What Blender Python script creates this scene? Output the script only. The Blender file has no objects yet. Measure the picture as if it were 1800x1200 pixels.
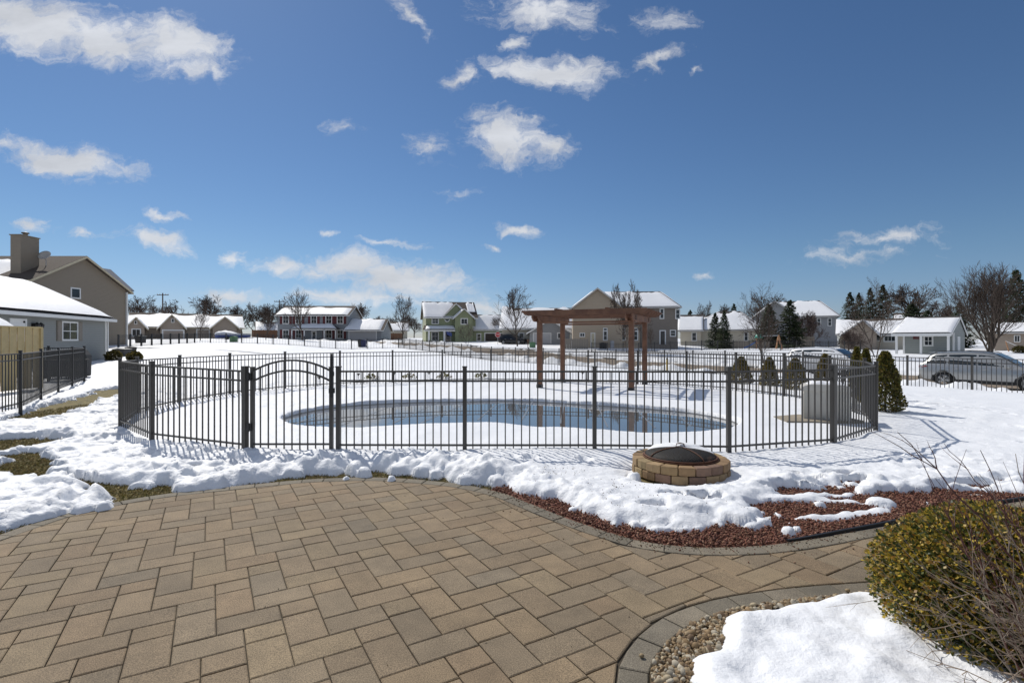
import bpy, bmesh, math, random
import numpy as np
from mathutils import Vector
R = math.radians
random.seed(7)
scene = bpy.context.scene
COL = scene.collection

# ------------------------------------------------------------------ camera, sky, sun
FPX, HOR, HC = 910.0, 597.0, 1.61          # measured on the 1800 px photograph
cd = bpy.data.cameras.new("camera"); cam = bpy.data.objects.new("camera", cd); COL.objects.link(cam)
cd.sensor_width = 36; cd.lens = FPX / 1800 * 36; cd.shift_y = -3.0 / 1800
cd.clip_end = 5000; cd.clip_start = 0.05
cam.location = (0, 0, HC); cam.rotation_euler = (R(90), 0, 0)
scene.camera = cam
SUN_EL, SUN_AZ = R(45), R(-36)             # azimuth measured from +Y (away from the camera), minus = left
world = bpy.data.worlds.new("World"); scene.world = world; world.use_nodes = True
sd = bpy.data.lights.new("sun", 'SUN'); so = bpy.data.objects.new("sun", sd); COL.objects.link(so)
sd.energy = 3.45; sd.angle = R(0.5); sd.color = (1.0, 0.95, 0.87)
sdir = Vector((math.sin(SUN_AZ)*math.cos(SUN_EL), math.cos(SUN_AZ)*math.cos(SUN_EL), math.sin(SUN_EL)))
so.rotation_euler = (-sdir).to_track_quat('-Z', 'Y').to_euler(); so.location = (0, 0, 30)
scene.view_settings.view_transform = 'Standard'; scene.view_settings.look = 'None'
scene.view_settings.exposure = 0.06; scene.view_settings.gamma = 1.0
SKY_STRENGTH = 0.092

def build_world():
    nt = world.node_tree; N = nt.nodes; L = nt.links; N.clear()
    out = N.new('ShaderNodeOutputWorld'); bg = N.new('ShaderNodeBackground'); bg.inputs[1].default_value = SKY_STRENGTH
    sky = N.new('ShaderNodeTexSky'); sky.sky_type = 'NISHITA'; sky.sun_disc = False
    sky.sun_elevation = SUN_EL; sky.sun_rotation = SUN_AZ
    sky.air_density = 1.0; sky.dust_density = 0.2; sky.ozone_density = 1.0; sky.altitude = 300
    tc = N.new('ShaderNodeTexCoord'); sep = N.new('ShaderNodeSeparateXYZ'); L.new(tc.outputs['Generated'], sep.inputs[0])
    def m(op, a, b=None, clamp=False):
        n = N.new('ShaderNodeMath'); n.operation = op; n.use_clamp = clamp
        for i, v in enumerate((a, b)):
            if v is None: continue
            if isinstance(v, (int, float)): n.inputs[i].default_value = v
            else: L.new(v, n.inputs[i])
        return n.outputs[0]
    ys = m('MAXIMUM', sep.outputs[1], 0.04)
    u = m('DIVIDE', sep.outputs[0], ys); v = m('DIVIDE', sep.outputs[2], ys)
    cb = N.new('ShaderNodeCombineXYZ'); L.new(u, cb.inputs[0]); L.new(v, cb.inputs[1])
    # domain warp for ragged outlines
    def noise(vec, scale, det, rough, dist=0.0, sx=1, sy=1):
        mp = N.new('ShaderNodeMapping'); mp.inputs['Scale'].default_value = (sx, sy, 1); L.new(vec, mp.inputs[0])
        n = N.new('ShaderNodeTexNoise'); n.inputs['Scale'].default_value = scale; n.inputs['Detail'].default_value = det
        n.inputs['Roughness'].default_value = rough; n.inputs['Distortion'].default_value = dist
        L.new(mp.outputs[0], n.inputs['Vector']); return n
    wn = noise(cb.outputs[0], 9, 5, 0.6)
    vs = N.new('ShaderNodeVectorMath'); vs.operation = 'SUBTRACT'; L.new(wn.outputs['Color'], vs.inputs[0]); vs.inputs[1].default_value = (.5, .5, .5)
    vm = N.new('ShaderNodeVectorMath'); vm.operation = 'MULTIPLY'; L.new(vs.outputs[0], vm.inputs[0]); vm.inputs[1].default_value = (.17, .085, 0)
    va = N.new('ShaderNodeVectorMath'); va.operation = 'ADD'; L.new(cb.outputs[0], va.inputs[0]); L.new(vm.outputs[0], va.inputs[1])
    warped = va.outputs[0]
    # each cloud: where it stands in the sky (tangent of azimuth, tangent of elevation), size, tilt, thickness
    CL = [(60,40,150,48,12,1.2),(170,72,140,38,14,1.2),(300,80,110,48,10,1.15),(372,118,34,18,50,.85),
          (125,285,125,27,8,1.15),(5,255,40,20,0,.7),(285,380,36,10,8,.9),(278,424,66,18,10,1.0),(150,412,42,12,6,.6),(65,396,26,12,0,.7),
          (488,467,46,17,0,1.0),(410,455,34,11,-6,.85),(620,465,80,26,5,1.05),(705,492,125,28,6,1.15),(600,516,110,15,2,.9),
          (410,520,70,13,0,.9),(690,430,56,9,8,.85),(577,405,19,6,0,.7),(850,545,50,16,0,.9),(760,528,90,10,0,.6),
          (910,407,34,9,4,.9),(866,434,24,7,0,.7),(892,245,72,40,14,1.1),(965,262,58,22,0,.85),(600,226,40,12,0,.45),(762,252,42,24,35,.5),
          (950,28,115,30,8,1.0),(725,28,46,18,45,.65),(893,76,34,15,-10,.75),(975,126,125,27,3,1.1),(805,132,46,18,-25,.65),
          (1162,102,46,17,-15,.75),(1160,30,46,22,10,.75),(1240,127,12,8,0,.6),(1560,415,105,16,-3,.6),(1490,447,100,17,-6,.55),
          (1242,489,32,7,0,.8),(820,336,32,10,0,.45),(1640,440,10,4,0,.3),(660,520,200,14,0,.7),(740,508,100,16,4,.85),(560,478,40,14,0,.7),(590,450,34,10,0,.7)]
    acc = None
    for (px, py, rx, ry, rot, st) in CL:
        mp = N.new('ShaderNodeMapping'); mp.vector_type = 'TEXTURE'
        mp.inputs['Location'].default_value = ((px-900)/FPX, (HOR-py)/FPX, 0)
        mp.inputs['Rotation'].default_value = (0, 0, R(-rot))
        mp.inputs['Scale'].default_value = (rx*1.35/FPX, ry*1.5/FPX, 1)
        L.new(warped, mp.inputs[0])
        ln = N.new('ShaderNodeVectorMath'); ln.operation = 'LENGTH'; L.new(mp.outputs[0], ln.inputs[0])
        q = m('MULTIPLY', m('SUBTRACT', 1.0, ln.outputs['Value'], True), st)
        acc = q if acc is None else m('MAXIMUM', acc, q)
    n1 = noise(warped, 16, 9, 0.66, 0.3, 1, 1.9); n2 = noise(cb.outputs[0], 4.0, 6, 0.6, 0, 1, 3)
    n3 = noise(warped, 42, 6, 0.65, 0.6, 1, 1.6)
    d = m('ADD', m('MULTIPLY', acc, 2.0), m('MULTIPLY', m('SUBTRACT', n1.outputs[0], 0.57), 3.0))
    d = m('ADD', d, m('MULTIPLY', m('SUBTRACT', n3.outputs[0], 0.5), 1.0))
    d = m('MULTIPLY', d, m('GREATER_THAN', acc, 0.001))
    rmp = N.new('ShaderNodeMapRange'); rmp.interpolation_type = 'SMOOTHSTEP'; L.new(d, rmp.inputs[0])
    rmp.inputs[1].default_value = 0.0; rmp.inputs[2].default_value = 1.6
    fwd = m('GREATER_THAN', sep.outputs[1], 0.05)
    dens = m('MULTIPLY', m('MULTIPLY', rmp.outputs[0], fwd), 0.9)
    # unseen cloud added for fill light: overhead, to the sides and behind the camera
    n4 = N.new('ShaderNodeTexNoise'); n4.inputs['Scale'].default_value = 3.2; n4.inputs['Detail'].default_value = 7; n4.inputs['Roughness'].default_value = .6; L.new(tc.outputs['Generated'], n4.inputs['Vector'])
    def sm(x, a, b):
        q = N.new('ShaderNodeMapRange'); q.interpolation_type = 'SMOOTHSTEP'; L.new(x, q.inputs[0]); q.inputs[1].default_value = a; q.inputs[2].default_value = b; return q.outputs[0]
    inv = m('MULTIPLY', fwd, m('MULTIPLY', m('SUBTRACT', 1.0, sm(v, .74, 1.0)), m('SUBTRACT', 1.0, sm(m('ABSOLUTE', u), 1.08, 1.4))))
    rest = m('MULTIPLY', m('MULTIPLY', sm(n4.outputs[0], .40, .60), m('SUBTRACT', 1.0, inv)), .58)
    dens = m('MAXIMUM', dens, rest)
    shade = N.new('ShaderNodeMapRange'); L.new(n2.outputs[0], shade.inputs[0])
    shade.inputs[1].default_value = .35; shade.inputs[2].default_value = .7; shade.inputs[3].default_value = .78; shade.inputs[4].default_value = 1.05
    cc = N.new('ShaderNodeVectorMath'); cc.operation = 'SCALE'; cc.inputs[0].default_value = (8.0, 8.2, 8.6); L.new(shade.outputs[0], cc.inputs['Scale'])
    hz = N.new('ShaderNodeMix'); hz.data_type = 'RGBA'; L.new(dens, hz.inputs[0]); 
    hs = N.new('ShaderNodeHueSaturation'); hs.inputs['Saturation'].default_value = 1.04; hs.inputs['Value'].default_value = 1.0
    tn = N.new('ShaderNodeVectorMath'); tn.operation = 'MULTIPLY'; L.new(sky.outputs[0], tn.inputs[0]); hm = N.new('ShaderNodeMapRange'); hm.interpolation_type = 'SMOOTHSTEP'; L.new(sep.outputs[2], hm.inputs[0]); hm.inputs[1].default_value = 0.0; hm.inputs[2].default_value = .16
    tc2 = N.new('ShaderNodeMix'); tc2.data_type = 'RGBA'; L.new(hm.outputs[0], tc2.inputs[0]); tc2.inputs[6].default_value = (.50, .58, .84, 1); tc2.inputs[7].default_value = (.52, .64, .78, 1); L.new(tc2.outputs[2], tn.inputs[1])
    L.new(tn.outputs[0], hs.inputs['Color'])
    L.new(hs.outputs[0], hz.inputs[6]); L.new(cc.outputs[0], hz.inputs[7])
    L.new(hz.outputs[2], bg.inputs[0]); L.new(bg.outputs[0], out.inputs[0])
build_world()

# ------------------------------------------------------------------ helpers
def sst(a, b, x):
    t = np.clip((np.asarray(x, float)-a)/(b-a), 0, 1); return t*t*(3-2*t)
def gp(px, py, z=0.0):                     # photograph pixel -> point on the level z
    d = FPX*(HC-z)/(py-HOR); return ((px-900)/FPX*d, d)
def tag(o, label=None, cat=None, group=None, kind=None):
    if label: o['label'] = label
    if cat: o['category'] = cat
    if group: o['group'] = group
    if kind: o['kind'] = kind
    return o
def thing(name, label, cat, loc=(0, 0, 0), rz=0, group=None):
    o = bpy.data.objects.new(name, None); COL.objects.link(o); o.empty_display_size = .2
    o.location = loc; o.rotation_euler = (0, 0, rz); return tag(o, label, cat, group)
class MB:
    def __init__(s): s.v = []; s.f = []; s.c = []
    def add(s, vs, fs, c=None):
        b = len(s.v); s.v.extend(vs); s.f.extend([tuple(i+b for i in f) for f in fs])
        if c is not None: s.c.extend([c]*len(fs))
    def box(s, x0, x1, y0, y1, z0, z1, c=None):
        s.add([(x0,y0,z0),(x1,y0,z0),(x1,y1,z0),(x0,y1,z0),(x0,y0,z1),(x1,y0,z1),(x1,y1,z1),(x0,y1,z1)],
              [(0,3,2,1),(4,5,6,7),(0,1,5,4),(1,2,6,5),(2,3,7,6),(3,0,4,7)], c)
    def prism(s, pts, axis, a0, a1, c=None):   # closed outline extruded along an axis
        n = len(pts)
        if axis == 'y': A = [(p, a0, q) for p, q in pts]; B = [(p, a1, q) for p, q in pts]
        elif axis == 'x': A = [(a0, p, q) for p, q in pts]; B = [(a1, p, q) for p, q in pts]
        else: A = [(p, q, a0) for p, q in pts]; B = [(p, q, a1) for p, q in pts]
        s.add(A+B, [tuple(range(n)), tuple(range(2*n-1, n-1, -1))]+[(i, n+i, n+(i+1) % n, (i+1) % n) for i in range(n)], c)
    def slab(s, q, t, c=None):                # a quad or polygon given thickness downwards
        n = len(q); s.add([tuple(p) for p in q]+[(p[0], p[1], p[2]-t) for p in q],
              [tuple(range(n)), tuple(range(2*n-1, n-1, -1))]+[(i, n+i, n+(i+1) % n, (i+1) % n) for i in range(n)], c)
    def tube(s, pts, rad, n=6, cap=True, c=None):
        pts = [Vector(p) for p in pts]; k = len(pts)
        if not hasattr(rad, '__len__'): rad = [rad]*k
        vs = []
        for i, p in enumerate(pts):
            t = (pts[min(i+1, k-1)]-pts[max(i-1, 0)])
            if t.length < 1e-9: t = Vector((0, 0, 1))
            t.normalize(); a = Vector((0, 0, 1)) if abs(t.z) < .9 else Vector((1, 0, 0))
            u = t.cross(a).normalized(); w = t.cross(u)
            for j in range(n):
                an = 2*math.pi*j/n; q = p+(u*math.cos(an)+w*math.sin(an))*rad[i]; vs.append((q.x, q.y, q.z))
        fs = [(i*n+j, i*n+(j+1) % n, (i+1)*n+(j+1) % n, (i+1)*n+j) for i in range(k-1) for j in range(n)]
        if cap: fs += [tuple(range(n-1, -1, -1)), tuple(range((k-1)*n, k*n))]
        s.add(vs, fs, c)
    def lathe(s, prof, n=24, cx=0, cy=0, c=None):   # (radius, z) profile about the z axis
        vs = [(cx+r*math.cos(2*math.pi*j/n), cy+r*math.sin(2*math.pi*j/n), z) for r, z in prof for j in range(n)]
        s.add(vs, [(i*n+j, i*n+(j+1) % n, (i+1)*n+(j+1) % n, (i+1)*n+j) for i in range(len(prof)-1) for j in range(n)], c)
    def obar(s, p, q, w, h, up=(0, 0, 1), c=None):  # square bar between two points
        p = Vector(p); q = Vector(q); t = (q-p).normalized(); up = Vector(up)
        if abs(t.dot(up)) > .99: up = Vector((0, 1, 0))
        a = t.cross(up).normalized()*w/2; b = a.cross(t).normalized()*h/2
        vs = [tuple(e+sa*a+sb*b) for e in (p, q) for sa, sb in ((-1,-1),(1,-1),(1,1),(-1,1))]
        s.add(vs, [(3,2,1,0),(4,5,6,7),(0,1,5,4),(1,2,6,5),(2,3,7,6),(3,0,4,7)], c)
    def build(s, name, m, parent=None, smooth=False, fix=True):
        me = bpy.data.meshes.new(name); me.from_pydata(s.v, [], s.f)
        if s.c:
            at = me.attributes.new('tint', 'FLOAT_COLOR', 'FACE'); a = np.ones((len(s.f), 4), np.float32)
            a[:, :3] = np.array(s.c, np.float32).reshape(len(s.f), -1)[:, :3]; at.data.foreach_set('color', a.ravel())
        if fix:
            bm = bmesh.new(); bm.from_mesh(me); bmesh.ops.recalc_face_normals(bm, faces=bm.faces); bm.to_mesh(me); bm.free()
        me.materials.append(m)
        if smooth: me.polygons.foreach_set('use_smooth', [True]*len(me.polygons))
        o = bpy.data.objects.new(name, me); COL.objects.link(o)
        if parent: o.parent = parent
        return o
def bevel(o, w=.01, seg=1):
    m = o.modifiers.new('bevel', 'BEVEL'); m.width = w; m.segments = seg; m.limit_method = 'ANGLE'; return o
def copy_tree(o, parent=None):
    c = o.copy(); COL.objects.link(c); c.parent = parent
    for ch in list(o.children): copy_tree(ch, c)
    return c
def quick(name, verts, faces, m, parent=None, smooth=False, tint=None):   # big numpy meshes
    verts = np.asarray(verts, np.float32); faces = np.asarray(faces, np.int32); k = faces.shape[1]
    me = bpy.data.meshes.new(name); me.vertices.add(len(verts)); me.vertices.foreach_set('co', verts.ravel())
    me.loops.add(faces.size); me.loops.foreach_set('vertex_index', faces.ravel())
    me.polygons.add(len(faces)); me.polygons.foreach_set('loop_start', np.arange(0, faces.size, k, dtype=np.int32))
    me.polygons.foreach_set('loop_total', np.full(len(faces), k, np.int32))
    if tint is not None:
        at = me.attributes.new('tint', 'FLOAT_COLOR', 'FACE'); a = np.ones((len(faces), 4), np.float32); a[:, :3] = tint; at.data.foreach_set('color', a.ravel())
    me.update(calc_edges=True); me.validate()
    if smooth: me.polygons.foreach_set('use_smooth', np.ones(len(faces), bool))
    me.materials.append(m); o = bpy.data.objects.new(name, me); COL.objects.link(o)
    if parent: o.parent = parent
    return o

# ------------------------------------------------------------------ materials
def mat(name, col, rough=.7, var=.12, nscale=6, bump=0, bscale=40, metal=0, tint=False, lap=0, ior=1.5, spec=None,
        sheen=0, dark=None, dscale=2, detail=5, trans=0, vstripe=0, speck=0):
    m = bpy.data.materials.new(name); m.use_nodes = True; nt = m.node_tree; N = nt.nodes; L = nt.links
    b = N['Principled BSDF']; b.inputs['Roughness'].default_value = rough; b.inputs['Metallic'].default_value = metal; b.inputs['IOR'].default_value = ior
    if spec is not None: b.inputs['Specular IOR Level'].default_value = spec
    tc = N.new('ShaderNodeTexCoord'); P = tc.outputs['Object']
    def noise(sc, det=detail, ro=.6):
        n = N.new('ShaderNodeTexNoise'); n.inputs['Scale'].default_value = sc; n.inputs['Detail'].default_value = det; n.inputs['Roughness'].default_value = ro; L.new(P, n.inputs['Vector']); return n.outputs[0]
    def mulc(c, f):
        x = N.new('ShaderNodeVectorMath'); x.operation = 'SCALE'; L.new(c, x.inputs[0]); L.new(f, x.inputs['Scale']); return x.outputs[0]
    def rng(f, a, bb, c, d):
        x = N.new('ShaderNodeMapRange'); L.new(f, x.inputs[0]); 
        for i, v in enumerate((a, bb, c, d)): x.inputs[1+i].default_value = v
        return x.outputs[0]
    if tint:
        at = N.new('ShaderNodeAttribute'); at.attribute_name = 'tint'; c = at.outputs['Color']
    else:
        rgb = N.new('ShaderNodeRGB'); rgb.outputs[0].default_value = (*col, 1); c = rgb.outputs[0]
    if var: c = mulc(c, rng(noise(nscale), .25, .75, 1-var, 1+var))
    if speck: c = mulc(c, rng(noise(170, 2, .5), .32, .68, 1-speck, 1+speck*1.3)); c = mulc(c, rng(noise(1.1, 5, .6), .3, .7, .82, 1.16))
    if dark:
        mx = N.new('ShaderNodeMix'); mx.data_type = 'RGBA'; L.new(rng(noise(dscale, 6, .65), .5, .64, 0, 1), mx.inputs[0]); L.new(c, mx.inputs[6]); mx.inputs[7].default_value = (*dark, 1); c = mx.outputs[2]
    h = None
    if lap or vstripe:
        sp = N.new('ShaderNodeSeparateXYZ'); L.new(P, sp.inputs[0])
        dv = N.new('ShaderNodeMath'); dv.operation = 'DIVIDE'; L.new(sp.outputs[2] if lap else sp.outputs[0], dv.inputs[0]); dv.inputs[1].default_value = lap or vstripe
        fr = N.new('ShaderNodeMath'); fr.operation = 'FRACT'; L.new(dv.outputs[0], fr.inputs[0])
        h = rng(fr.outputs[0], 0, 1, 1, 0)
        c = mulc(c, rng(fr.outputs[0], 0, .12, .72, 1.0))  # shadow line at each siding lap, painted into the colour
    L.new(c, b.inputs['Base Color'])
    if h is not None:
        bp = N.new('ShaderNodeBump'); bp.inputs['Strength'].default_value = .8; bp.inputs['Distance'].default_value = .02; L.new(h, bp.inputs['Height']); L.new(bp.outputs[0], b.inputs['Normal'])
    elif bump:
        bp = N.new('ShaderNodeBump'); bp.inputs['Strength'].default_value = .7; bp.inputs['Distance'].default_value = bump; L.new(noise(bscale, 4, .6), bp.inputs['Height']); L.new(bp.outputs[0], b.inputs['Normal'])
    return m
M = dict(
 fence=mat('bronze_metal', (.058,.053,.047), .45, .08, metal=0),
 fence_black=mat('black_metal', (.02,.02,.02), .5, .05),
 snow=mat('snow', (.86,.875,.90), .55, .015, 3, bump=.016, bscale=22, detail=10, spec=.3),
 roofsnow=mat('roof_snow', (.86,.87,.89), .6, .02, 2, bump=.03, bscale=3),
 grass=mat('dead_grass', (.19,.15,.05), .9, .5, 22, dark=(.07,.065,.02), dscale=9, bump=.02, bscale=60),
 blade=mat('grass_blade', (.2,.17,.06), .8, .0, tint=True),
 road=mat('road_asphalt', (.235,.185,.135), .85, .12, 1.2, bump=.01, bscale=30, dark=(.18,.14,.10), dscale=.4),
 mulch=mat('lava_mulch_base', (.17,.07,.045), .95, .35, 30, bump=.02, bscale=50),
 chip=mat('lava_chip', (.2,.08,.05), .9, 0, tint=True, bump=.003, bscale=200),
 pebble=mat('pebble', (.3,.22,.12), .75, .15, 40, tint=True),
 sand=mat('joint_sand', (.055,.043,.028), .95, .3, 40),
 gravelbase=mat('gravel_base', (.09,.065,.035), .95, .4, 40),
 paver=mat('paver', (.3,.24,.18), .85, .16, 7, tint=True, bump=.003, bscale=230, speck=.42),
 cedar=mat('cedar', (.18,.088,.05), .7, .22, 5, bump=.004, bscale=30, dark=(.12,.055,.033), dscale=2.2),
 black=mat('black_plastic', (.015,.015,.016), .5, .05),
 rubber=mat('rubber', (.02,.02,.02), .8, .1),
 glass=mat('window_glass', (.02,.026,.032), .06, 0, spec=.6),
 white=mat('white_paint', (.72,.72,.70), .5, .04),
 trimtan=mat('tan_trim', (.50,.44,.31), .6, .05),
 trimgrey=mat('grey_trim', (.5,.49,.47), .6, .05),
 shingle=mat('shingle', (.055,.048,.045), .9, .3, 8, bump=.01, bscale=30),
 shinglebrown=mat('brown_shingle', (.085,.065,.05), .9, .3, 8, bump=.01, bscale=30),
 bluegrey=mat('bluegrey_siding', (.265,.272,.255), .6, .03, 3, lap=.12),
 tan=mat('tan_siding', (.265,.22,.165), .65, .03, 3, lap=.13),
 tan2=mat('ranch_siding', (.35,.285,.225), .65, .05, 3, lap=.2),
 slate=mat('slate_siding', (.24,.255,.27), .65, .03, 3, lap=.2),
 green_lit=mat('green_siding_lit', (.42,.43,.27), .65, .03, 3, lap=.2),  # green house siding with sunlight put into the colour
 green_shaded=mat('green_siding_shaded', (.25,.28,.16), .65, .04, 3, lap=.2),  # same green siding with shade put into the colour
 browns=mat('brown_siding', (.40,.325,.24), .65, .03, 3, lap=.2),
 brownd=mat('darkbrown_siding', (.21,.18,.15), .65, .03, 3, lap=.2),
 cream=mat('cream_siding', (.55,.50,.40), .65, .03, 3, lap=.2),
 greys=mat('grey_siding', (.27,.275,.28), .65, .03, 3, lap=.2),
 shedsid=mat('shed_siding', (.27,.29,.275), .65, .03, 3, lap=.22),
 maroon=mat('maroon_paint', (.10,.012,.015), .6, .1),
 taupe=mat('taupe_paint', (.22,.19,.155), .6, .05),
 pale=mat('pale_door', (.40,.40,.41), .5, .04),
 garagetan=mat('tan_door', (.33,.27,.22), .5, .04),
 darkdoor=mat('dark_door', (.025,.016,.014), .5, .1),
 bark=mat('bark', (.085,.065,.05), .9, .3, 12, bump=.01, bscale=30),
 twig=mat('twig', (.085,.062,.048), .9, .2, 5),
 barkred=mat('reddish_bark', (.09,.06,.05), .9, .2, 5),
 drytwig=mat('dry_twig', (.30,.235,.18), .85, .25, 14),
 redtwig=mat('red_twig', (.11,.04,.03), .7, .2, 14),
 leaf=mat('leaf', (.1,.1,.03), .5, 0, tint=True),
 needle=mat('needle', (.02,.035,.016), .8, 0, tint=True),
 pinewood=mat('new_wood', (.56,.44,.23), .75, .12, 4, vstripe=0),
 brownwood=mat('brown_wood', (.15,.075,.04), .8, .2, 4),
 resin=mat('resin_plastic', (.50,.48,.43), .55, .04, 6),
 concrete=mat('concrete', (.30,.26,.20), .9, .1, 5, bump=.004, bscale=60),
 stoneblk=mat('retaining_block', (.3,.2,.1), .9, .15, 14, tint=True, bump=.008, bscale=50),
 rust=mat('rusted_steel', (.12,.045,.02), .7, .4, 10),
 mesh=mat('sooty_steel', (.035,.032,.03), .75, .5, 90, dark=(.012,.011,.01), dscale=5),
 steel=mat('steel', (.4,.4,.4), .35, .05, metal=1),
 carsilver=mat('silver_paint', (.40,.405,.40), .28, .02, metal=.55),
 carwhite=mat('white_car_paint', (.86,.86,.86), .25, .02),
 carblack=mat('black_car_paint', (.01,.01,.012), .2, .0),
 carglass=mat('car_glass', (.012,.02,.025), .04, 0),
 redlight=mat('red_lens', (.25,.01,.01), .2, 0),
 red=mat('red_paint', (.42,.015,.02), .45, .03),
 blueplastic=mat('blue_plastic', (.02,.13,.42), .4, .05),
 bluebin=mat('navy_plastic', (.012,.02,.09), .5, .05),
 greenplastic=mat('green_plastic', (.05,.30,.22), .4, .05),
 utilgreen=mat('utility_green', (.10,.20,.10), .6, .1),
 swingwood=mat('swing_wood', (.42,.22,.11), .7, .15),
 yellow=mat('yellow_paint', (.55,.36,.02), .5, .05),
 cover=mat('pool_cover', (.16,.19,.23), .7, .1, 2),
 flagblue=mat('blue_cloth', (.06,.09,.25), .9, .05),
 tarp=mat('white_tarp', (.62,.64,.68), .6, .06, 3, bump=.02, bscale=4),
 cloudy=mat('ice', (.44,.44,.43), .3, .15, 3),
)

for k in ('leaf', 'needle', 'blade'):
    nt = M[k].node_tree; N = nt.nodes; b = N['Principled BSDF']; tr = N.new('ShaderNodeBsdfTranslucent'); mx = N.new('ShaderNodeMixShader'); mx.inputs[0].default_value = .38
    c = b.inputs['Base Color'].links[0].from_socket; nt.links.new(c, tr.inputs[0]); nt.links.new(b.outputs[0], mx.inputs[1]); nt.links.new(tr.outputs[0], mx.inputs[2]); nt.links.new(mx.outputs[0], N['Material Output'].inputs[0])
# ------------------------------------------------------------------ noise and terrain
def _h(ix, iy, s):
    n = (ix.astype(np.int64)*374761393+iy.astype(np.int64)*668265263+s*982451653) & 0x7fffffff
    n = ((n ^ (n >> 13))*1274126177) & 0x7fffffff; n = n ^ (n >> 16); return (n & 0xffff)/65535.0
def vn(x, y, s=0):
    ix = np.floor(x); iy = np.floor(y); fx = x-ix; fy = y-iy; fx = fx*fx*fx*(fx*(fx*6-15)+10); fy = fy*fy*fy*(fy*(fy*6-15)+10)
    a = _h(ix, iy, s); b = _h(ix+1, iy, s); c = _h(ix, iy+1, s); d = _h(ix+1, iy+1, s)
    return (a*(1-fx)+b*fx)*(1-fy)+(c*(1-fx)+d*fx)*fy-.5
def fbm(x, y, s=0, o=4, g=.5):
    r = 0; a = 1; c, d = math.cos(.6), math.sin(.6)
    for i in range(o): r = r+a*vn(x, y, s+i*17); x, y = (x*c-y*d)*2.03, (x*d+y*c)*2.03; a *= g
    return r
def terr(x, y):                            # bare ground height
    x = np.asarray(x, float); y = np.asarray(y, float)
    n = .8*x+.6*y; t = -.6*x+.8*y
    L = .02*np.maximum(0, y-42)+.55*sst(36, 50, y)*sst(-18, -34, x)+.22*sst(26, 35, y)*sst(-20, -26, x)
    Rz = np.interp(t, [-40, 0, 22, 36, 48, 60, 85, 150, 400], [-.6, -.6, -.55, -.33, .33, .62, 1.15, 1.9, 2.5])
    Rz = Rz+.5*sst(39.5, 55, n)*(1-sst(34, 44, t))+.22*sst(44, 60, n)
    z = L+(Rz-L)*sst(20.5, 27.5, n)
    return z
def spline(pts, k=8):
    P = np.array(pts, float); P = np.vstack([2*P[0]-P[1], P, 2*P[-1]-P[-2]]); o = []
    for i in range(1, len(P)-2):
        for j in range(k):
            t = j/k; a, b, c, d = P[i-1], P[i], P[i+1], P[i+2]
            o.append(.5*((2*b)+(-a+c)*t+(2*a-5*b+4*c-d)*t*t+(-a+3*b-3*c+d)*t**3))
    o.append(P[-2]); return np.array(o)
def sdline(x, y, P):                       # distance to a polyline, plus = left side of its direction
    best = np.full(np.shape(x), 1e9); sg = np.ones(np.shape(x))
    for (ax, ay), (bx, by) in zip(P[:-1], P[1:]):
        dx, dy = bx-ax, by-ay; l2 = dx*dx+dy*dy
        if l2 < 1e-12: continue
        t = np.clip(((x-ax)*dx+(y-ay)*dy)/l2, 0, 1); qx = x-ax-t*dx; qy = y-ay-t*dy; d = qx*qx+qy*qy
        c = dx*(y-ay)-dy*(x-ax); m = d < best-1e-12; best = np.where(m, d, best); sg = np.where(m, np.sign(c), sg)
    return np.sqrt(best)*sg
def inside(x, y, P):
    r = np.zeros(np.shape(x), bool); n = len(P); j = n-1
    for i in range(n):
        xi, yi = P[i]; xj, yj = P[j]
        if yi != yj: r ^= ((yi > y) != (yj > y)) & (x < (xj-xi)*(y-yi)/(yj-yi)+xi)
        j = i
    return r

PAT = spline([gp(*p) for p in [(-900,1150),(-500,1045),(-200,985),(-60,957),(0,938),(100,905),(200,882),(300,866),(400,855),(500,845),(570,840),(650,838),(720,841),(790,847),
      (850,857),(895,869),(930,883),(980,903),(1030,921),(1080,937),(1130,950),(1200,959),(1260,961),(1330,958),(1400,950),(1470,938),(1560,922),(1650,904),(1740,888),(1820,876),(2000,858)]], 5)
BED = spline([gp(*p) for p in [(1165,1420),(1148,1300),(1142,1230),(1142,1200),(1144,1172),(1160,1145),(1183,1121),(1205,1104),(1235,1090),(1275,1076),(1325,1065),(1375,1058),(1430,1051),(1500,1045),(1600,1038),(1750,1028),(1950,1012),(2300,985)]], 5)
POOLW = .12
def pp(px, py): return gp(px, py, .10)
POOL = spline([pp(*p) for p in [(497,731),(520,740),(560,744),(620,745),(700,742),(780,738),(840,737),(900,740),(970,746),(1040,751),(1100,753),(1160,753),(1220,751),(1270,746),(1296,739),
      (1290,731),(1250,722),(1200,715),(1140,710),(1080,706),(1010,702),(940,698),(880,697),(820,698),(750,699),(690,701),(630,704),(570,710),(525,718),(502,725),(497,731)]], 4)
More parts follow.
